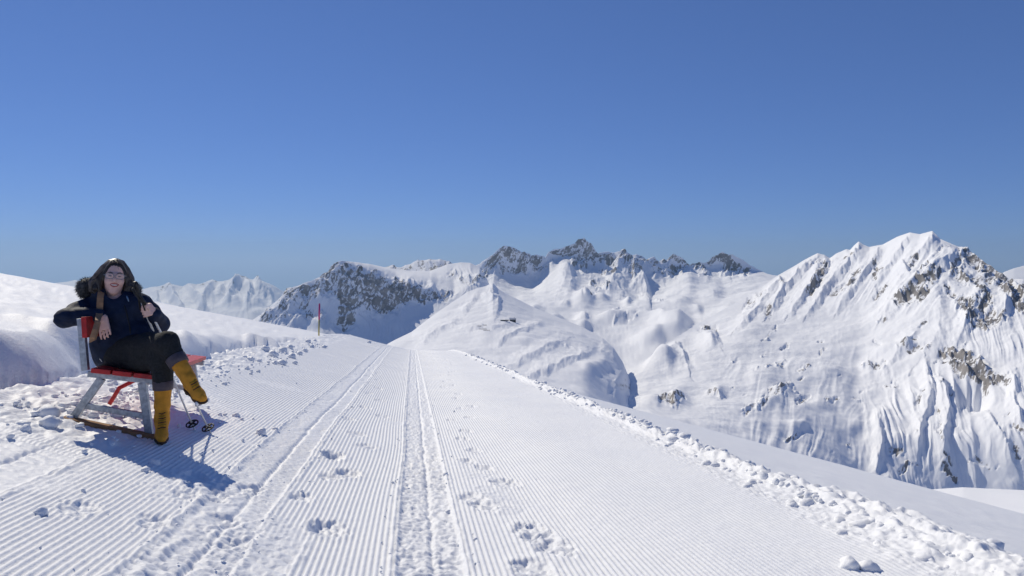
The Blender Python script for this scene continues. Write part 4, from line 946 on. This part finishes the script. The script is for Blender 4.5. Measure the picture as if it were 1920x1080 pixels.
        b.cut(heel + sole_n * .035, sole_n); b.cut(top - d * .0, -d)
        e = empty('boot'); e.parent = root
        b.mesh('shaft', M_BOOT, e, base, disp=lambda v: .0045 * n3(v * V3(1, 1, 1.8), 17, 90) * np.clip(1 - np.abs((v - ankle) @ d) / .16, .12, 1), smooth=1)
        lat = unit(np.cross(f, sole_n))
        s = Field(np.minimum(heel, toe) - .12, np.maximum(heel, toe) + .12, .006)
        o = sole_n * .036
        s.cap(heel + o + f * .005, heel + o + f * .05, .036, .033, .02); s.cap(heel + o + f * .05, ball + o * .9, .033, .043, .02); s.cap(ball + o * .9, toe + o * .85, .043, .034, .02)
        mm = np.array([lat, f, sole_n])
        s.cut(heel + o - sole_n * .004, -sole_n); s.cut(heel + o + sole_n * .016 + f * 0, sole_n)
        s.mesh('sole', M_SOLE, e, base, smooth=1)
        hb = heel + sole_n * .05 - f * .004
        hb2 = hb + sole_n * .030
        tube('heel', [hb - sole_n * .006, hb + sole_n * .012, hb2], [.034, .029, .026], M_SOLE, e, 14, base)
        for k in range(7):                                       # crossed laces up the instep
            t = k / 6.0; c = (ankle + f * .105 + sole_n * .030) * (1 - t) + (ankle - d * .055 + f * r0 * .70) * t
            nrm_ = unit(f * (.45 + .5 * t) - sole_n * (.9 - .9 * t)); w_ = .026 - .006 * t
            c = c + nrm_ * (.012 + .010 * math.sin(math.pi * t))
            tube('lace', [c - lat * w_ - nrm_ * .006, c + nrm_ * .004, c + lat * w_ + f * .004 - d * .008 - nrm_ * .006], .0032, M_LACE if k % 2 else M_SOLE, e, 5, base)
        snow = []
        if name_snow:
            sn = Field(np.minimum(heel, toe) - .1, np.maximum(heel, toe) + .1, .006)
            rg2 = np.random.default_rng(12)
            for k in range(10):
                sn.ell(heel + o + f * rg2.uniform(.06, .19) + lat * rg2.uniform(-.035, .035) + sole_n * .016, (rg2.uniform(.009, .018),) * 3, None, .008)
            sn.mesh('caked_snow', M_CLOD, e, base, smooth=1)
        return e
    boot(kn2 + dT * .078, AN_T, unit(TO_T - AN_T), None, .055, True)
    bp = boot(kp2 + dP * .052, W(303.5, 785, 5.17), unit(V3(.42, -.88, -.22)), None, .058, False)
    # ---- rings
    for p, ax in ((ring_at[0], ring_at[1]), (gc + fwd * .034 + side * .008 + GRIP_AX * -.010, side)):
        a = unit(np.cross(ax, (0, 1, .2))); b = np.cross(ax, a)
        tube('ring', [p + (a * math.cos(t) + b * math.sin(t)) * .0100 for t in np.linspace(0, 2 * math.pi, 13)], .0018, M_GOLD, root, 5, base)
    return root

def build_strap():
    o = W(175, 640, 5.40)
    pts = [W(194, 541, 5.50), W(189.5, 549, 5.405), W(188, 557, 5.370), W(187.5, 567, 5.352), W(187, 578, 5.345), W(186, 590, 5.28), W(183, 601, 5.16), W(178, 618, 5.105), W(173, 633, 5.085), W(172, 640, 5.088), W(175.5, 636, 5.10), W(181, 618, 5.12), W(184.5, 604, 5.15)]
    verts, faces = [], []
    for i, p in enumerate(pts):
        d = unit(pts[min(i + 1, len(pts) - 1)] - pts[max(i - 1, 0)]); s = unit(np.cross(d, HF)); n = unit(np.cross(s, d))
        w_ = .021 if i < 6 else .016
        for a, b in ((-1, -1), (1, -1), (1, 1), (-1, 1)): verts.append(p + s * a * w_ + n * b * .0022 - o)
    for i in range(len(pts) - 1):
        for k in range(4): a = i * 4 + k; b = i * 4 + (k + 1) % 4; faces.append((a, b, b + 4, a + 4))
    faces += [(3, 2, 1, 0), tuple(len(verts) - 4 + k for k in range(4))]
    ob = mesh_object('bag_strap', verts, faces, M_STRAP, None, smooth=False); ob.location = o
    tag(ob, 'tan leather bag strap looped over the shoulder of the navy jacket', 'strap')

def build_poles():
    for k, (tp, hand, lab) in enumerate((((366, 806), (274, 582, 5.352), 'silver trekking pole with black grip planted nearer to the standing boot'), ((397, 813), (277.5, 583, 5.345), 'silver trekking pole with black grip planted farther out on the corduroy'))):
        X, Y, Z = ray_ground(*tp); tip = V3(X, Y, Z - .012)
        h = W(*hand); d = unit(tip - h); topp = h - d * (.205 if k else .245) + V3(.004 - .02 * k, 0, -.01)
        hh = h + V3(-.010 + .02 * k, .004 * k, 0)
        root = empty('trekking_pole', tip); tag(root, lab, 'trekking pole', 'pair of trekking poles')
        e = unit(hh - topp)
        tube('grip', [topp, topp + e * .012, topp + e * .035, topp + e * .08, topp + e * .115, topp + e * .15], [.012, .0185, .0165, .0150, .0170, .0135], M_BLACK, root, 12, tip)
        tube('upper_shaft', [topp + e * .15, hh, hh + d * .30], [.0085, .0085, .0085], M_STEEL, root, 10, tip)
        L = np.linalg.norm(tip - hh)
        tube('lock_collar', [hh + d * .295, hh + d * .30, hh + d * .345, hh + d * .35], [.009, .0115, .0115, .009], M_BLACK, root, 10, tip)
        tube('lower_shaft', [hh + d * .35, tip - d * .055], [.0075, .0070], M_STEEL, root, 10, tip)
        tube('tip', [tip - d * .055, tip - d * .012, tip], [.0065, .005, .003], M_STEEL, root, 8, tip)
        c = tip - d * .075; a = unit(np.cross(d, (0, 1, 0))); b = np.cross(d, a)
        bk = empty('basket'); bk.parent = root
        ring = [c + (a * math.cos(t) + b * math.sin(t)) * .044 for t in np.linspace(0, 2 * math.pi, 21)]
        tube('hoop', ring, .0058, M_BLACK, bk, 6, tip)
        for q in range(4):
            t = q * math.pi / 2 + .4; tube('spoke', [c - d * .004, c + (a * math.cos(t) + b * math.sin(t)) * .043], [.009, .006], M_BLACK, bk, 6, tip)
        st = [topp + e * .01 + HF * .015, topp + e * .05 + HF * .03 - HR * .02, topp + e * .14 + HF * .028 - HR * .014, hh + HF * .02 - HR * .03]
        tube('wrist_loop', st, .005, M_BLACK, root, 6, tip)
# ------------------------------------------------------------------ marker pole, hut, snow fences, clods
M_MAG = simple_mat('magenta_marker', (.45, .03, .16), .5, .3)
M_YEL = simple_mat('yellow_marker', (.42, .34, .06), .55, .3)
M_WOOD = simple_mat('dark_timber', (.06, .045, .035), .8, .2, noise=.2, nscale=2)
M_ROOF = simple_mat('snowy_roof', (.55, .56, .60), .8, .2)
M_PANE = simple_mat('window_glass', (.05, .06, .08), .15, .6)

def build_marker():
    Y = 34.0; x, _, _ = P(598.5, 618, Y); zg = float(ground_z(np.array([x]), np.array([Y]))[0][0])
    zb = P(598, 619.5, Y)[2]; zt = P(598, 570, Y)[2]
    z0 = min(zg, zb) - .15
    r = empty('marker_pole', (x, Y, zb)); tag(r, 'thin piste marker pole, magenta above and yellow below, on the snow bank', 'marker pole')
    o = (x, Y, zb); zm = zb + (zt - zb) * .42
    tube('lower_shaft', [(x - .02, Y, z0), (x - .005, Y, zm)], [.030, .030], M_YEL, r, 10, o)
    tube('upper_shaft', [(x - .005, Y, zm - .01), (x + .012, Y, zt)], [.036, .036], M_MAG, r, 10, o)
    tube('cap', [(x + .012, Y, zt), (x + .012, Y, zt + .03)], [.036, .02], M_MAG, r, 10, o)

def build_hut():
    c = V3(*hill_spot(962, 604)); c[2] -= .6
    r = empty('mountain_hut', c); tag(r, 'tiny dark timber hut on the smooth snow hill below the pyramid', 'hut')
    w, d, h, rh = 13.0, 8.0, 5.2, 2.6
    v = [(-w/2, -d/2, -2), (w/2, -d/2, -2), (w/2, d/2, -2), (-w/2, d/2, -2), (-w/2, -d/2, h), (w/2, -d/2, h), (w/2, d/2, h), (-w/2, d/2, h), (-w/2, 0, h + rh), (w/2, 0, h + rh)]
    mesh_object('wall', v, [(0, 1, 5, 4), (1, 2, 6, 9, 5), (2, 3, 7, 6), (3, 0, 4, 8, 7), (0, 3, 2, 1)], M_WOOD, r)
    e = .9
    for s in (-1, 1):
        beam('roof', V3(-w/2 - e, s * (d/4 + .35), h + rh/2 + .1), V3(w/2 + e, s * (d/4 + .35), h + rh/2 + .1), d/2 + 1.5, .45, V3(0, s * d/2, -rh), M_ROOF, r, bev=.05)
    for k in range(4):
        x = -w/2 + 2 + k * 3; mesh_object('window', [(x, -d/2 - .05, 2), (x + 1.4, -d/2 - .05, 2), (x + 1.4, -d/2 - .05, 3.6), (x, -d/2 - .05, 3.6), (x, -d/2 + .05, 2), (x + 1.4, -d/2 + .05, 2), (x + 1.4, -d/2 + .05, 3.6), (x, -d/2 + .05, 3.6)], [(0, 1, 2, 3), (4, 7, 6, 5), (0, 4, 5, 1), (3, 2, 6, 7), (0, 3, 7, 4), (1, 5, 6, 2)], M_PANE, r)
    beam('chimney', V3(3, 1, h + 1), V3(3, 1, h + rh + 1.6), .9, .9, V3(1, 0, 0), M_WOOD, r, bev=.05)
    t = V3(*hill_spot(945, 603)); rt = empty('sun_terrace', t); tag(rt, 'low dark timber terrace beside the tiny mountain hut', 'terrace')
    beam('deck', V3(-8, 0, .4), V3(9, 0, .4), 6, .5, V3(0, 1, 0), M_WOOD, rt, bev=.03)
    beam('railing', V3(-8, -3, 1.4), V3(9, -3, 1.4), .3, 1.4, V3(0, 1, 0), M_WOOD, rt, bev=.03)
    for (px, py, L, lab) in ((906, 619, 14, 'longest of the dark avalanche fences on the smooth hill left of the hut'), (912, 623, 12, 'lowest of the dark avalanche fences on the smooth hill left of the hut'), (899, 617, 10, 'dark avalanche fence farthest from the hut on the smooth hill'), (908, 612, 9, 'short uppermost avalanche fence on the smooth hill left of the hut')):
        p = V3(*hill_spot(px, py)); f = empty('snow_fence', p); tag(f, lab, 'snow fence', 'avalanche fences on the smooth hill')
        for q in (0, 1): beam('rail', V3(-L/2, 0, .7 + q * .9), V3(L/2, 0, .7 + q * .9), .4, .35, V3(0, 1, 0), M_WOOD, f, bev=.02)
        for q in range(4): beam('post', V3(-L/2 + q * L/3, .3, -1), V3(-L/2 + q * L/3, .3, 2.0), .3, .3, V3(0, 1, 0), M_WOOD, f, bev=.02)

def clod_mesh(name, seed, sub=3, lump=.28, flat=.8):
    bm = bmesh.new(); bmesh.ops.create_icosphere(bm, subdivisions=sub, radius=1.0)
    v = np.array([q.co[:] for q in bm.verts])
    r = 1 + lump * n3(v, 1.1, seed) + .5 * lump * n3(v, 2.7, seed + 5) + .22 * lump * n3(v, 6.0, seed + 9)
    v = v * r[:, None] * np.array([1, 1, flat])
    for q, c in zip(bm.verts, v): q.co = c
    me = bpy.data.meshes.new(name); bm.to_mesh(me); bm.free()
    me.polygons.foreach_set('use_smooth', np.full(len(me.polygons), True)); me.materials.append(M_CLOD)
    return me

def build_clods():
    meshes = [clod_mesh('snow_clod', 200 + 7 * k) for k in range(6)]
    def put(px, py, rad_px, label, group=None, k=0, at=None, squash=1.0):
        X, Y, Z = ray_ground(px, py) if at is None else at
        s = rad_px / FPX * Y
        o = bpy.data.objects.new('snow_clod', meshes[k % 6]); COL.objects.link(o)
        o.location = (X, Y, Z + s * .25); o.scale = (s, s, s * squash); o.rotation_euler = (0, 0, k * 1.7)
        tag(o, label, 'snow clod', group)
    put(490, 814, 10, 'lone snow clod on the corduroy right of the trekking poles', k=1)
    put(77, 964, 13, 'round snow clod lying on the grooves below the bench', k=2)
    put(95, 797, 17, 'large snow clod in the trampled snow left of the bench foot', k=3)
    put(48, 806, 9, 'small snow clod left of the large clod beside the bench', k=4)
    put(1512, 930, 17, 'biggest smooth snow clod on the untouched slope past the ploughed ridge', k=5, squash=.7)
    put(1411, 888, 7, 'small round snow clod on the untouched slope past the ploughed ridge', k=1)
    put(1467, 921, 9, 'snow clod between the ploughed ridge and the biggest smooth clod', k=2)
    put(1595, 1064, 17, 'left half of the broken snow block at the foot of the ploughed ridge', k=0)
    put(1630, 1068, 17, 'right half of the broken snow block at the foot of the ploughed ridge', k=3)
    put(608, 652, 5, 'snow clod on the run just past the marker pole', k=3)
    put(692, 643, 4, 'tiny snow clod on the crest of the groomed run', k=5)
    for k, (x, y, s) in enumerate(((512, 668, 10), (531, 661, 9), (547, 671, 8), (529, 683, 9), (561, 665, 6), (497, 657, 8), (543, 654, 7), (571, 659, 5), (553, 682, 5), (515, 682, 6), (585, 652, 5), (470, 676, 7), (578, 642, 5), (590, 640, 4))):
        put(x, y, s, 'snow lump tumbled from the bank at the left edge of the run', 'snow lumps at the foot of the bank', k)
    for k, (x, y, s) in enumerate(((210, 778, 15), (240, 783, 13), (185, 772, 12), (262, 790, 10), (226, 768, 11), (168, 781, 9))):
        X, Y, Z = ray_ground(x, y); put(x, y, s, 'snow lump packed under the near end of the bench', 'snow lumps under the bench', k, (X, Y + .05, Z - .01))
    # loose rubble too small to count
    rg = np.random.default_rng(5); bmv, bmf = [], []
    ico = clod_mesh('rubble_seed', 5, 2, .3); iv = np.array([v.co[:] for v in ico.vertices]); fi = [tuple(p.vertices) for p in ico.polygons]
    def add(X, Y, s, z):
        a = rg.uniform(0, 6.28); R = np.array([[math.cos(a), -math.sin(a), 0], [math.sin(a), math.cos(a), 0], [0, 0, 1]])
        v = (iv * (1 + rg.normal(0, .06, iv.shape)) * rg.uniform(.7, 1.2, 3)) @ R.T * s + np.array([X, Y, z]); n = len(bmv)
        bmv.extend(v.tolist()); bmf.extend([tuple(i + n for i in f) for f in fi])
    def zat(X, Y): return float(ground_z(np.array([X]), np.array([Y]))[0][0])
    for k in range(800):                                            # along the ploughed ridge
        Y = 1 / rg.uniform(1 / 40, 1 / 2.4); w_ = 2.80 + rg.normal(0, .10 + .06 * (Y < 5)); X = Xc(Y) + w_
        add(X, Y, rg.gamma(2.0, .008) + .006 + .0012 * Y, max(zat(X, Y), float(piste_z(np.array([min(w_, 2.85)]), np.array([Y]))[0])) + (.05 if abs(w_ - 2.82) < .12 else .005))
    for k in range(420):                                            # about the bench and along the left margin
        if k < 60: X, Y = rg.uniform(-3.6, -2.1), rg.uniform(4.3, 7.0)
        else: Y = 1 / rg.uniform(1 / 25, 1 / 5); X = Xc(Y) + (-2.45 + rg.normal(0, .14)) * float(stretch(Y))
        u = X - Xc(Y); add(X, Y, rg.gamma(2., .006) + .004 + .0005 * Y, float(piste_z(np.array([u]), np.array([Y]))[0]) + .006)
    for k in range(240):                                            # crumbs on the corduroy
        Y = 1 / rg.uniform(1 / 18, 1 / 2.5); u = rg.choice([.26, -.16, -.8, -1.2, rg.uniform(-2.2, 1.2)]) + rg.normal(0, .04); X = Xc(Y) + u
        add(X, Y, rg.gamma(2., .0022) + .003, float(piste_z(np.array([u]), np.array([Y]))[0]) + .004)
    o = mesh_object('snow_rubble', bmv, bmf, M_CLOD, None, smooth=True)
    bpy.data.meshes.remove(ico)
    tag(o, 'loose snow crumbs along the ploughed ridge and around the bench', 'snow rubble', kind='stuff')

def build_haze():
    lo, hi = np.array([-13500., -13000., -1150.]), np.array([13500., 13900., 330.])
    c = [(x, y, z) for z in (lo[2], hi[2]) for y in (lo[1], hi[1]) for x in (lo[0], hi[0])]
    m = bpy.data.materials.new('mountain_air'); m.use_nodes = True; nt = m.node_tree; nt.nodes.clear()
    out = nt.nodes.new('ShaderNodeOutputMaterial'); v = nt.nodes.new('ShaderNodeVolumePrincipled')
    v.inputs['Color'].default_value = (.52, .75, 1.0, 1); v.inputs['Density'].default_value = 4.5e-5; v.inputs['Anisotropy'].default_value = .2
    nt.links.new(v.outputs[0], out.inputs['Volume'])
    o = mesh_object('haze', c, [(0, 2, 3, 1), (4, 5, 7, 6), (0, 1, 5, 4), (2, 6, 7, 3), (0, 4, 6, 2), (1, 3, 7, 5)], m)
    tag(o, 'thin blue mountain air over the whole valley', 'haze', kind='stuff')
build_piste(); build_slopes(); build_mountains()
build_bench(); build_person(); build_strap(); build_poles()
build_marker(); build_hut(); build_clods()
build_haze()
